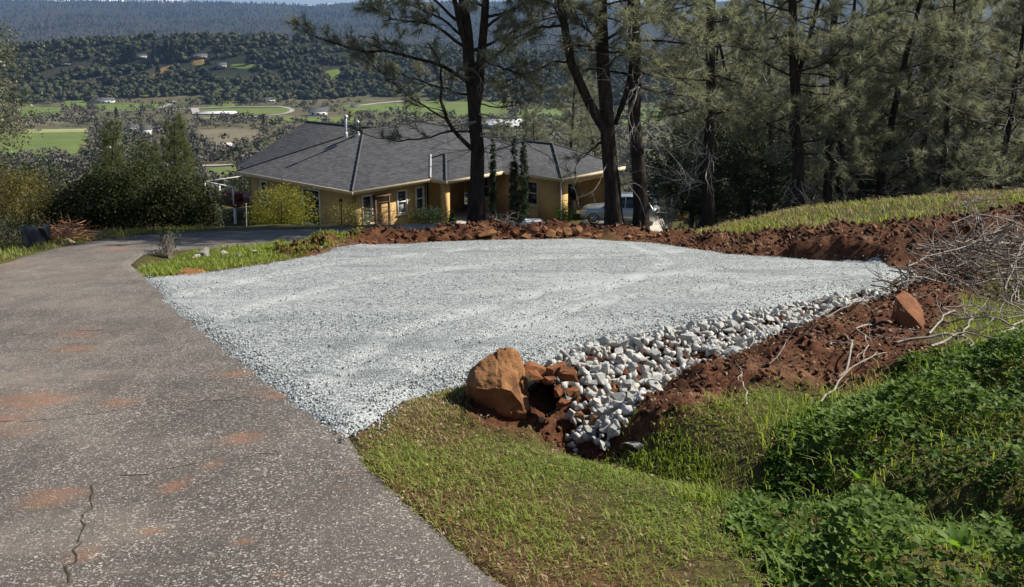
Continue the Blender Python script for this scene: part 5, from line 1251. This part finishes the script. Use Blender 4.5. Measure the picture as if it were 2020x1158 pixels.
# leaning fence post and thin stakes
def post(u0, v0, u1, v1, Y, rad, lab, mat='woodbrown', name='fence_post'):
    a = P(u0, v0, Y); a[2] = min(a[2], H1(a[0], a[1]) - .1); b = P(u1, v1, Y); mb = MB(); mb.tube([a, a * .5 + b * .5, b], rad, 7)
    tag(mb.build(name, M[mat], None, a, loc=tuple(a)), lab, 'post')
post(429, 460, 411, 378, 19.8, .045, 'dark wooden fence post leaning left beside the drive', 'dark')
post(557, 455, 555, 398, 20.5, .012, 'thin metal stake in front of the yellow-green bush', 'dark', 'metal_stake')
post(674, 450, 673, 402, 20.5, .012, 'thin metal stake in front of the grey-green bush', 'dark', 'metal_stake')
post(486, 452, 485, 402, 20.2, .014, 'pale stake left of the yellow-green bush', 'paletwig', 'metal_stake')
branchy = P(990, 447, 22.5); branchy[2] = H1(branchy[0], branchy[1])
brush_heap('brush_pile', 0, 0, .75, .5, .45, 60, 'grey pruned brush heaped beside the pine trunk', 22, [M['paletwig'], M['twig']], (.005, .010), (.4, .9), q=branchy)
rh = ground_pt(150, 474)
brush_heap('brush_pile', 0, 0, .75, .4, .28, 90, 'rust red heap of dead needles and brush left of the drive bend', 23, [M['clayp'], M['twig'], M['clayp']], (.006, .012), (.25, .6), q=rh)
for (u, v, lab, sd_) in [(1920, 408, 'dry brush clump on the grass slope above the bank', 24)]:
    q_ = ground_pt(u, v); brush_heap('brush_pile', 0, 0, .55, .3, .22, 40, lab, sd_, [M['paletwig'], M['clayp']], (.005, .009), (.3, .6), q=q_)
# dark tarp fence
M['tarp'] = simple('dark_blue_tarp', (0.028, 0.034, 0.045), (0.016, 0.02, 0.028), 3, .45, .3, 6, .03, spec=.4)
c0 = ground_pt(36, 492); c1 = ground_pt(104, 478); n = 14; s_ = np.linspace(0, 1, n); V = []
for z in np.linspace(0, 1, 5):
    for f in s_: q = c0 * (1 - f) + c1 * f; V.append((q[0] + .03 * math.sin(f * 17 + z), q[1] + .09 * math.sin(f * 11 + 2 * z) + .12 * (1 - z), H1(q[0], q[1]) + z * (.36 + .05 * math.sin(f * 7)) - .02))
Q = [(a * n + b, a * n + b + 1, (a + 1) * n + b + 1, (a + 1) * n + b) for a in range(4) for b in range(n - 1)]
o = obj('tarp', mesh('tarp', np.array(V), np.array(Q), M['tarp'], smooth=True)); sm = o.modifiers.new('thick', 'SOLIDIFY'); sm.thickness = .01
tag(o, 'sagging dark blue tarp propped up at the left of the drive', 'tarp')

# ------------------------------------------------------------------ cars
def paint(name, c):
    m, nt, bs = new_mat(name); nt.links.new(mixc(nt, noise(nt, 2, 3, .5, objco(nt)), c, tuple(.92 * a for a in c)), bs.inputs['Base Color'])
    bs.inputs['Metallic'].default_value = .55; bs.inputs['Roughness'].default_value = .32; bs.inputs['Coat Weight'].default_value = .6; bs.inputs['Coat Roughness'].default_value = .05; return m
M['silver'] = paint('silver_paint', (0.42, 0.46, 0.48)); M['bluegrey'] = paint('pale_blue_paint', (0.48, 0.53, 0.58))
M['tyre'] = simple('tyre_rubber', (0.02, 0.02, 0.021), None, 5, .8); M['rim'] = simple('alloy_rim', (0.45, 0.45, 0.46), None, 5, .35, metal=.8); M['lamp'] = simple('lamp_lens', (0.6, 0.62, 0.62), None, 3, .1, spec=.7); M['redlamp'] = simple('red_lamp_lens', (0.35, 0.02, 0.02), None, 3, .15, spec=.7)
def car(label, loc, rz, paintm, L=4.6, Wd=1.85, Ht=1.68):
    t = thing('parked_car', label, 'car', loc, rz, 'cars parked by the garage')
    # front towards -x; stations: x, bottom, shoulder height, half width
    st = [(-L / 2, .42, .72, .62), (-L / 2 + .08, .30, .82, .78), (-L / 2 + .5, .24, .93, .88), (-1.0, .22, 1.02, .925), (0, .22, 1.05, .925), (1.2, .22, 1.07, .92), (L / 2 - .35, .26, 1.06, .90), (L / 2 - .05, .34, .98, .84), (L / 2, .45, .88, .74)]
    V = []; m_ = 10
    for x, zb, zs, w in st:
        w *= Wd / 1.85; pr = [(0, zb), (.8 * w, zb), (w, zb + .14), (w * 1.01, zb + .45 * (zs - zb)), (w * .99, zb + .8 * (zs - zb)), (w * .93, zs), (0, zs + .035)]
        V += [(x, y, z) for y, z in pr] + [(x, -y, z) for y, z in pr[-2:0:-1]]
    k = 12; n = len(st); Q = [(a * k + b, a * k + (b + 1) % k, (a + 1) * k + (b + 1) % k, (a + 1) * k + b) for a in range(n - 1) for b in range(k)]
    c0 = len(V); V += [(st[0][0] - .03, 0, .6), (st[-1][0] + .03, 0, .68)]
    T = [((b + 1) % k, b, c0) for b in range(k)] + [((n - 1) * k + b, (n - 1) * k + (b + 1) % k, c0 + 1) for b in range(k)]
    body = obj('body', mesh('body', np.array(V), [np.array(Q), np.array(T)], M[paintm], smooth=True), t)
    cs = [(-.95, 1.02, .78), (-.15, Ht - .06, .62), (.6, Ht, .63), (1.55, Ht - .05, .62), (2.02, 1.06, .74)]
    def cab(off, z0):
        W = []
        for x, z, w in cs: W += [(x, (w + .10 * (Ht - z)) + off, min(z, 1.02)), (x, w + off, z), (x, -w - off, z), (x, -(w + .10 * (Ht - z)) - off, min(z, 1.02))]
        return W
    W = cab(0, 0); lo = [(-.95, .80, 1.0), (2.02, .78, 1.0), (2.02, -.78, 1.0), (-.95, -.80, 1.0)]
    V = [(x, s__ * w, z) for x, z, w in cs for s__ in (1, -1)] + lo; n2 = len(cs) * 2
    Q = [(2 * a, 2 * a + 1, 2 * a + 3, 2 * a + 2) for a in range(4)]
    T = [(n2, 0, 2), (n2, 2, 4), (n2, 4, n2 + 1), (n2 + 1, 4, 6), (n2 + 1, 6, 8), (n2 + 3, 3, 1), (n2 + 3, 5, 3), (n2 + 3, n2 + 2, 5), (n2 + 2, 7, 5), (n2 + 2, 9, 7)]
    obj('windows', mesh('windows', np.array(V), [np.array(Q), np.array(T)], M['glass']), t)
    mb = MB(); mb.add([(-.15, .63, Ht - .045), (-.15, -.63, Ht - .045), (.6, .64, Ht + .02), (.6, -.64, Ht + .02), (1.6, .63, Ht - .03), (1.6, -.63, Ht - .03)], [(1, 0, 2, 3), (3, 2, 4, 5)]); mb.build('roof_panel', M[paintm], t)
    for sgn in (1, -1):
        for (xa, za, xb, zb_) in [(-.95, 1.02, -.15, Ht - .05), (.42, 1.02, .42, Ht), (1.25, 1.02, 1.35, Ht - .02), (2.02, 1.03, 1.58, Ht - .05)]:
            mb = MB(); ya = .81 if za < 1.1 else .64; mb.tube([(xa, sgn * .81, za), (xb, sgn * .65, zb_)], .045, 5); mb.build('pillar', M[paintm], t)
        mb = MB(); mb.tube([(-.2, sgn * .64, Ht + .03), (1.5, sgn * .64, Ht + .04)], .025, 5); mb.build('roof_rail', M['flash'], t)
        mb = MB(); mb.add([(-L / 2 + .02, sgn * .5, .74), (-L / 2 + .34, sgn * .90, .80), (-L / 2 + .36, sgn * .88, .90), (-L / 2 + .10, sgn * .52, .84)], [(0, 1, 2, 3)]); o = mb.build('headlight', M['lamp'], t)
        mb = MB(); mb.box(L / 2 - .12, L / 2 - .02, sgn * .80 - .07, sgn * .80 + .07, .85, 1.05); mb.build('tail_light', M['redlamp'], t)
        mb = MB(); mb.box(-.72, -.58, sgn * .98 - .08, sgn * .98 + .08, 1.02, 1.14); mb.build('mirror', M[paintm], t)
        for x in (-1.42, 1.38):
            mb = MB(); mb.tube([(x, sgn * .72, .35), (x, sgn * .74, .35), (x, sgn * .93, .35), (x, sgn * .95, .35)], (.30, .35, .35, .31), 20, cap=False); w_ = mb.build('wheel', M['tyre'], t, smooth=False)
            mb = MB(); mb.tube([(x, sgn * .90, .35), (x, sgn * .955, .35)], (.22, .22), 16); mb.build('rim', M['rim'], w_)
    return t
def ground_car(u, v, Y, label, rz, pm, **k):
    c = P(u, v, Y); car(label, (c[0], c[1], H1(c[0], c[1]) + .14), rz, pm, **k)
ground_car(1222, 440, 51.5, 'silver SUV nosed towards the garage behind the forked pine', math.radians(-14), 'silver')
ground_car(1296, 436, 54.0, 'pale blue car with roof rails parked behind the silver SUV', math.radians(-24), 'bluegrey', Ht=1.78)

# ------------------------------------------------------------------ the valley
TSF = np.geomspace(60, 7000, 5000)
def far_pt(u, v):
    D = ray(u, v); Pt = np.array((0, 0, CAMH)) + D * TSF[:, None]; h = H(Pt[:, 0], Pt[:, 1], False)
    k = np.argmax(Pt[:, 2] < h) if (Pt[:, 2] < h).any() else len(TSF) - 1
    return np.array((Pt[k, 0], Pt[k, 1], h[k]))
def field(name, uv, mat, lift=.35, step=None):
    poly = np.array([far_pt(u, v)[:2] for u, v in uv]); lo, hi = poly.min(0), poly.max(0)
    st = max(1.5, min(hi - lo) / 22); xs = np.arange(lo[0], hi[0] + st, st); ys = np.arange(lo[1], hi[1] + st, st)
    X, Y = np.meshgrid(xs, ys, indexing='ij'); X = X.ravel(); Y = Y.ravel(); d = sdf(X, Y, poly) + st * 1.5 * fbm(X / st / 3, Y / st / 3, 5, 3)
    z = H(X, Y, False) + lift - 1.2 * sstep(0, -st * 1.3, d); ny = len(ys)
    a = np.arange(len(xs) - 1)[:, None] * ny; b = np.arange(ny - 1)[None]; Q = np.stack([a + b, a + ny + b, a + ny + b + 1, a + b + 1], -1).reshape(-1, 4); Q = Q[(d[Q] > -st).any(1)]
    if len(Q): tag(obj(name, mesh(name, np.column_stack([X, Y, z]), Q, mat, smooth=True)), kind='structure')
def ribbon(name, uv, w, mat, lift=.6):
    q = resample([far_pt(u, v) for u, v in uv], 40, np.random.default_rng(3), .0); t = np.gradient(q[:, :2], axis=0); t /= np.linalg.norm(t, axis=1)[:, None]
    n = np.stack([-t[:, 1], t[:, 0]], -1) * w / 2; V = []
    for s__ in (-1, 1): p = q[:, :2] + s__ * n; V.append(np.column_stack([p, H(p[:, 0], p[:, 1], False) + lift]))
    V = np.vstack(V); m_ = len(q); tag(obj(name, mesh(name, V, np.array([(a, m_ + a, m_ + a + 1, a + 1) for a in range(m_ - 1)]), mat)), kind='structure')
M['field'] = simple('green_pasture', (0.12, 0.165, 0.03), (0.09, 0.12, 0.028), .05, .95, world_co=True)
M['palefield'] = simple('pale_pasture', (0.30, 0.30, 0.14), (0.20, 0.22, 0.08), .05, .95, world_co=True)
M['meadow'] = simple('brown_meadow', (0.17, 0.14, 0.09), (0.12, 0.11, 0.06), .05, .95, world_co=True)
M['clearing'] = simple('rusty_clearing', (0.24, 0.15, 0.05), (0.17, 0.12, 0.04), .08, .95, world_co=True)
M['lane'] = simple('pale_lane', (0.36, 0.34, 0.31), (0.28, 0.27, 0.24), .1, .9, world_co=True)
for uv in ([(-80, 262), (40, 263), (172, 260), (160, 290), (140, 306), (40, 306), (-80, 306)], [(128, 191), (165, 188), (178, 207), (128, 214)], [(192, 206), (262, 204), (305, 208), (255, 219), (192, 219)],
           [(275, 207), (330, 204), (300, 214)], [(410, 201), (458, 199), (462, 211), (412, 213)], [(385, 217), (470, 214), (570, 213), (572, 222), (520, 226), (400, 226)], [(560, 229), (640, 233), (700, 228), (690, 241), (520, 241)],
           [(676, 207), (790, 203), (792, 223), (690, 222)], [(412, 332), (462, 330), (466, 352), (412, 356)], [(40, 210), (120, 213), (110, 228), (40, 232)], [(800, 200), (1000, 203), (1000, 232), (800, 228)], [(1020, 215), (1300, 212), (1300, 250), (1020, 240)]):
    field('pasture', uv, M['field'])
field('pasture', [(50, 256), (170, 255), (172, 261), (50, 263)], M['palefield'], .5)
field('meadow', [(392, 257), (470, 254), (520, 258), (505, 278), (400, 284)], M['meadow']); field('meadow', [(30, 236), (130, 232), (120, 246), (30, 250)], M['meadow'])
field('clearing', [(300, 150), (318, 137), (342, 128), (334, 143), (320, 158)], M['clearing'], 1.0); field('clearing', [(378, 118), (398, 116), (404, 130), (384, 131)], M['clearing'], 1.0); field('pasture', [(455, 129), (495, 128), (498, 134), (458, 136)], M['field'], 1.0); field('pasture', [(642, 142), (668, 138), (668, 156), (645, 158)], M['field'], 1.0)
ribbon('road', [(20, 242), (90, 236), (180, 223), (330, 216), (450, 212), (560, 211), (580, 218), (565, 226), (520, 229), (495, 233)], 4.5, M['lane'])
ribbon('road', [(380, 236), (440, 233), (500, 232), (560, 230)], 4, M['lane']); ribbon('road', [(316, 214), (335, 207), (346, 200)], 5, M['lane']); ribbon('road', [(400, 329), (430, 328), (470, 326)], 5, M['lane'])
ribbon('road', [(384, 215), (388, 226)], 7, M['lane']); ribbon('road', [(690, 210), (740, 205), (800, 200)], 8, M['lane'])
# houses and sheds far below
M['greyroof'] = simple('grey_roof', (0.09, 0.09, 0.10), (0.06, 0.06, 0.065), .5, .8); M['tanwall'] = simple('tan_wall', (0.42, 0.36, 0.28), (0.34, 0.29, 0.22), .5, .9); M['paleroof'] = simple('pale_metal_roof', (0.62, 0.63, 0.64), (0.5, 0.51, 0.52), .5, .5)
def valley_house(u, v, wpx, hpx, lab, wall='white', roof='greyroof', rot=.2, deep=.7):
    p = far_pt(u, v); k = np.linalg.norm(p) / FPX; w = wpx * k; h = hpx * k * .55; d = w * deep; rh_ = hpx * k * .45
    t = thing('valley_house', lab, 'house', (p[0], p[1], p[2] - .3), rot, 'houses down in the valley')
    mb = MB(); mb.box(-w / 2, w / 2, -d / 2, d / 2, 0, h); wl = mb.build('wall', M[wall], t)
    o = w * .04; mb = MB(); mb.add([(-w / 2 - o, -d / 2 - o, h - o * .4), (w / 2 + o, -d / 2 - o, h - o * .4), (w / 2 + o, d / 2 + o, h - o * .4), (-w / 2 - o, d / 2 + o, h - o * .4), (-w / 2 - o, 0, h + rh_), (w / 2 + o, 0, h + rh_)], [(0, 1, 5, 4), (2, 3, 4, 5)], [(3, 0, 4), (1, 2, 5)]); mb.build('roof', M[roof], t)
    for x in (-.3, 0, .3): mb = MB(); mb.box(x * w - w * .05, x * w + w * .05, -d / 2 - .06, -d / 2 - .02, h * .3, h * .75); mb.build('window', M['glass'], t)
for a in [(207, 203, 30, 10, 'white house with grey roof at the foot of the oak knoll'), (262, 258, 18, 12, 'white house beyond the slender young pine'), (289, 266, 18, 18, 'white two-storey house right beside the tallest young pine'),
          (505, 197, 20, 9, 'tan house among trees at the right foot of knoll', 'tanwall'), (531, 201, 26, 9, 'white low house right of the tan one in the valley'), (628, 228, 34, 16, 'dark roofed farmhouse with white gables beyond the roof vents', 'white'),
          (280, 115, 16, 7, 'white house near the top of the oak knoll'), (131, 128, 14, 6, 'tiny white house on the left shoulder of the knoll'), (396, 114, 22, 8, 'dark house on the knoll crest by the rusty clearing', 'tanwall'), (438, 134, 16, 10, 'tan house below the knoll crest', 'tanwall'),
          (430, 226, 62, 7, 'long pale greenhouse-like shed along the valley lane', 'white', 'paleroof', .02, .25), (428, 366, 26, 12, 'white trailer seen past the deck railing', 'white', 'paleroof'), (440, 288, 30, 7, 'long white roofed shed in the brown meadow', 'white', 'paleroof', .05, .4),
          (995, 252, 62, 18, 'large white roofed building glimpsed behind the pine beyond the house', 'white', 'paleroof', .15), (700, 212, 16, 6, 'small pale house by the far green pasture', 'tanwall'), (85, 322, 40, 8, 'long white roof beyond the olive shrubs', 'white', 'paleroof', .1, .3), (218, 294, 20, 8, 'low pale shed hidden behind the slender young pine', 'white', 'paleroof')]:
    valley_house(*a)

# woods: masses of crowns, each a cloud of leaf-sized faces
def crowns(name, pos, R, Ht, per, face, mat, seed, var, core=False):
    r = np.random.default_rng(seed); n = len(pos); d = unit(r.normal(size=(n, per, 3))); d[..., 2] = np.abs(d[..., 2]) * 1.0 - .25
    rad = r.uniform(.55, 1.05, (n, per, 1)); c = pos[:, None] + d * rad * np.stack([R, R, Ht * .55], -1)[:, None] + np.array((0, 0, 1.0)) * (Ht * .45)[:, None, None]
    nr = unit(d + r.normal(0, .5, d.shape)); al = rand_dir(r, n * per); s_ = np.repeat(face * R, per) * r.uniform(.6, 1.3, n * per)
    V, F, va = leaves(c.reshape(-1, 3) - unit(al) * s_[:, None] * .5, nr.reshape(-1, 3), al, s_, s_ * .9, np.clip(np.repeat(var, per) * .75 + r.random(n * per) * .25, 0, 1))
    if core:                                     # a lumpy rounded body under the leaf faces
        ph = (1 + 5 ** .5) / 2; ic = unit(np.array([(-1, ph, 0), (1, ph, 0), (-1, -ph, 0), (1, -ph, 0), (0, -1, ph), (0, 1, ph), (0, -1, -ph), (0, 1, -ph), (ph, 0, -1), (ph, 0, 1), (-ph, 0, -1), (-ph, 0, 1)], float))
        it = np.array([(0, 11, 5), (0, 5, 1), (0, 1, 7), (0, 7, 10), (0, 10, 11), (1, 5, 9), (5, 11, 4), (11, 10, 2), (10, 7, 6), (7, 1, 8), (3, 9, 4), (3, 4, 2), (3, 2, 6), (3, 6, 8), (3, 8, 9), (4, 9, 5), (2, 4, 11), (6, 2, 10), (8, 6, 7), (9, 8, 1)])
        cv = pos[:, None] + ic[None] * r.uniform(.7, 1.05, (n, 12, 1)) * np.stack([R, R, Ht * .5], -1)[:, None] * .78 + np.array((0, 0, 1.0)) * (Ht * .5)[:, None, None]
        F = np.vstack([F, (it[None] + (np.arange(n) * 12)[:, None, None]).reshape(-1, 3) + len(V)]); V = np.vstack([V, cv.reshape(-1, 3)]); va = np.concatenate([va, np.repeat(np.clip(var * .75 + .1, 0, 1), 12)])
    return tag(obj(name, mesh(name, V, F, M[mat], {'var': va}, smooth=core)), kind='stuff')
M['fartree'] = leaf_mat('far_oak_crown', (0.028, 0.038, 0.017), (0.090, 0.092, 0.048), .1, .8, .1); M['farbare'] = leaf_mat('far_bare_crown', (0.080, 0.069, 0.055), (0.165, 0.145, 0.118), .1, .9, .05, (1, 1, 1))
r = np.random.default_rng(501)
def wedge(n, y0, y1, u0=-160, u1=1500): Yv = np.exp(r.uniform(math.log(y0), math.log(y1), n)); u = r.uniform(u0, u1, n); return (u - 1010) / FPX * Yv, Yv
x, y = wedge(9400, 800, 1500)
kn = np.max([np.exp(-(((x - a) / b_) ** 2 + ((y - c) / d_) ** 2)) for a, c, b_, d_, e in KN], 0)
clr = [far_pt(u, v) for u, v in ((312, 148), (328, 136), (320, 142), (390, 124), (475, 132), (655, 148), (150, 202), (225, 212), (280, 115), (396, 115), (438, 134), (131, 128))]
ok = (kn > .06 + .2 * fbm(x / 60, y / 60, 7, 3)) & (fbm(x / 35, y / 35, 8, 3) > -.24) & (np.min([np.hypot(x - c[0], (y - c[1]) * .6) for c in clr], 0) > 13); x, y = x[ok], y[ok]
R = r.uniform(2.6, 7.0, len(x)); tint = np.clip(.45 + 1.1 * fbm(x / 50, y / 50, 11, 3) + r.normal(0, .26, len(x)), 0, 1)
crowns('knoll_woodland', np.column_stack([x, y, H(x, y, False) - R * r.uniform(.05, .5, len(x))]), R, R * r.uniform(1.2, 2.1, len(x)), 15, .6, 'fartree', 502, tint, True)
x, y = wedge(6200, 330, 880); 
fl = [np.array([far_pt(u, v)[:2] for u, v in q]) for q in ([(-80, 262), (172, 260), (140, 306), (-80, 306)], [(392, 257), (520, 258), (505, 278), (400, 284)], [(385, 214), (572, 212), (572, 226), (400, 236)], [(560, 229), (700, 228), (690, 241), (520, 241)], [(676, 207), (790, 203), (792, 223), (690, 222)], [(192, 206), (305, 208), (255, 219), (192, 219)], [(128, 191), (165, 188), (178, 207), (128, 214)], [(40, 210), (120, 213), (110, 228), (40, 232)], [(800, 200), (1000, 203), (1000, 232), (800, 228)], [(410, 325), (466, 325), (466, 356), (410, 360)])]
ok = np.all([sdf(x, y, q) < -2 for q in fl], 0) & (fbm(x / 40, y / 25, 13, 3) > -.16); x, y = x[ok], y[ok]
R = r.uniform(1.6, 4.2, len(x)); br = r.random(len(x)) < .72
for nm, k_, mt, sd_ in (('valley_scrub', br, 'farbare', 503), ('valley_oaks', ~br, 'fartree', 504)):
    crowns(nm, np.column_stack([x[k_], y[k_], H(x[k_], y[k_], False) - .4]), R[k_], R[k_] * r.uniform(1.5, 2.4, k_.sum()), 20, .48, mt, sd_, r.random(k_.sum()))
# the forested ridge across the valley
x, y = wedge(20000, 1600, 5350, -180, 1250); n = len(x); hgt = r.uniform(9, 21, n); con = fbm(x / 260, y / 260, 15, 3) + r.normal(0, .12, n) > -.02
rad = np.where(con, hgt * .22, hgt * .42); hgt = np.where(con, hgt, hgt * .6); z = H(x, y, False) - 1
a4 = np.arange(4) / 4 * 6.283; V = np.concatenate([np.stack([x[:, None] + rad[:, None] * np.cos(a4 + .4), y[:, None] + rad[:, None] * np.sin(a4 + .4), z[:, None] + hgt[:, None] * np.where(con, .12, .4)[:, None] * np.ones(4)], -1), np.stack([x, y, z + hgt], -1)[:, None]], 1).reshape(-1, 3)
k5 = np.arange(n)[:, None] * 5; T = np.vstack([k5 + np.array([[q, (q + 1) % 4, 4]]) for q in range(4)])
M['ridgetree'] = leaf_mat('ridge_tree', (0.010, 0.017, 0.010), (0.062, 0.053, 0.040), .0, .9, .05)
tag(obj('ridge_forest', mesh('ridge_forest', V, T, M['ridgetree'], {'var': np.repeat(np.clip(np.where(con, .12, .8) + r.normal(0, .25, n) + .9 * fbm(x / 400, y / 400, 25, 3), 0, 1), 5)})), kind='stuff')
# conifers standing on the knoll's crest
def conifer_template(seed, h, w):
    q = np.random.default_rng(seed); t = thing('conifer', 'x', 'tree', (0, 0, 0), 0, 'conifers on the crest of the oak knoll')
    n = 420; z = q.random(n) ** .8; a = q.uniform(0, 6.28, n); rr2 = w * (1.02 - z) ** .7 * q.uniform(.25, 1.05, n) * (1 + .25 * np.sin(z * 40))
    al = np.stack([np.cos(a), np.sin(a), np.full(n, -.25)], -1)
    V, F, va = leaves(np.column_stack([rr2 * np.cos(a) * .6, rr2 * np.sin(a) * .6, h * (.14 + .86 * z)]), rand_dir(q, n), al, np.full(n, h * .11) * (1.3 - .6 * z), np.full(n, h * .05), q.random(n))
    obj('crown', mesh('crown', V, F, M['fartree'], {'var': va * .4}), t); mb = MB(); mb.tube([(0, 0, -.5), (0, 0, h * .5), (0, 0, h * .97)], (h * .02, h * .014, h * .004), 6); mb.build('trunk', M['oakbark'], t); return t
CT = conifer_template(511, 17, 3.4)
for q, (u, v, s_, lab) in enumerate([(305, 118, 1.25, 'tallest conifer of the crest clump'), (313, 120, 1.1, 'conifer crowded against the tallest of the crest clump'), (329, 118, 1.3, 'broad conifer right of the tallest crest clump'), (341, 118, 1.35, 'twin of the broad conifer on the crest'), (363, 116, 1.2, 'lone conifer on the crest above rusty clearing'),
      (257, 122, 1.2, 'dark conifer left of the white crest house'), (265, 122, 1.05, 'shorter conifer beside the dark one near white crest house'), (245, 124, .9, 'thin conifer on the left crest'), (143, 128, .95, 'isolated conifer on the left shoulder'), (118, 128, .8, 'short conifer on the left shoulder'), (313, 158, 1.2, 'conifer standing in the rusty clearing'),
      (490, 130, .8, 'conifer by the green crest clearing'), (545, 134, .9, 'conifer on the right shoulder of knoll'), (230, 232, .55, 'conifer alone by the valley lane'), (520, 245, .5, 'small conifer beyond the roof ridge'), (560, 300, .35, 'dark little conifer left of roof slope'), (500, 318, .4, 'narrow conifer on the lower slope near the eave')]):
    p = far_pt(u, v); o = CT if q == 0 else copy_tree(CT); o.location = (p[0], p[1], p[2] - .6); o.scale = (s_ * (.9 + .2 * r.random()),) * 2 + (s_,); o.rotation_euler = (0, 0, q * 1.3); o['label'] = lab
# snow-covered range beyond
def mat_snow():
    m, nt, bs = new_mat('snow_and_rock'); co = geo(nt); sx = N(nt, 'ShaderNodeSeparateXYZ'); nt.links.new(co, sx.inputs[0])
    f = ramp(nt, math_(nt, 'ADD', math_(nt, 'MULTIPLY', sx.outputs[2], 1 / 420), math_(nt, 'MULTIPLY', noise(nt, .004, 6, .7, co), .9)), 1.22, 1.40)
    nt.links.new(mixc(nt, f, (0.10, 0.11, 0.13), (0.86, 0.87, 0.89)), bs.inputs['Base Color']); bs.inputs['Roughness'].default_value = .8; return m
us = np.arange(-1400, 2600, 6.0); vt = np.interp(us, [-1400, 60, 130, 170, 205, 225, 245, 270, 300, 330, 365, 388, 420, 520, 600, 2600], [24, 16, 4, 6, -4, 5, -3, 4, 3, -2, 0, 7, 12, 14, 12, 22])
Ym = 13000.0; xm = (us - 1010) / FPX * Ym; zt = CAMH + (HZ - vt) / FPX * Ym + 90 * fbm(us / 22, us * 0, 19, 4); rows = []
for f in np.linspace(-1, 1, 15): yy = Ym + f * 1500; prof = (1 - abs(f)) ** .8; rows.append(np.column_stack([xm, np.full(len(us), yy), zt * prof + (150 * fbm(xm / 500, np.full(len(us), yy / 500), 21, 4) * (1 - abs(f)) * abs(f) * 3) - 60 * abs(f)]))
V = np.vstack(rows); nu = len(us); tag(obj('snow_mountains', mesh('snow_mountains', V, np.array([(a * nu + b, a * nu + b + 1, (a + 1) * nu + b + 1, (a + 1) * nu + b) for a in range(14) for b in range(nu - 1)]), mat_snow(), smooth=True)), kind='structure')

# ------------------------------------------------------------------ the air
mz, nt, bs = new_mat('valley_haze'); nt.nodes.remove(bs)
pv = N(nt, 'ShaderNodeVolumePrincipled'); pv.inputs['Color'].default_value = (0.34, 0.56, 1.0, 1); pv.inputs['Density'].default_value = HAZE; pv.inputs['Anisotropy'].default_value = 0.1
nt.links.new(pv.outputs[0], nt.nodes['Material Output'].inputs['Volume'])
mb = MB(); mb.box(-19000, 19000, -16500, 16500, -120, 760); hz = mb.build('haze', mz); tag(hz, kind='stuff')
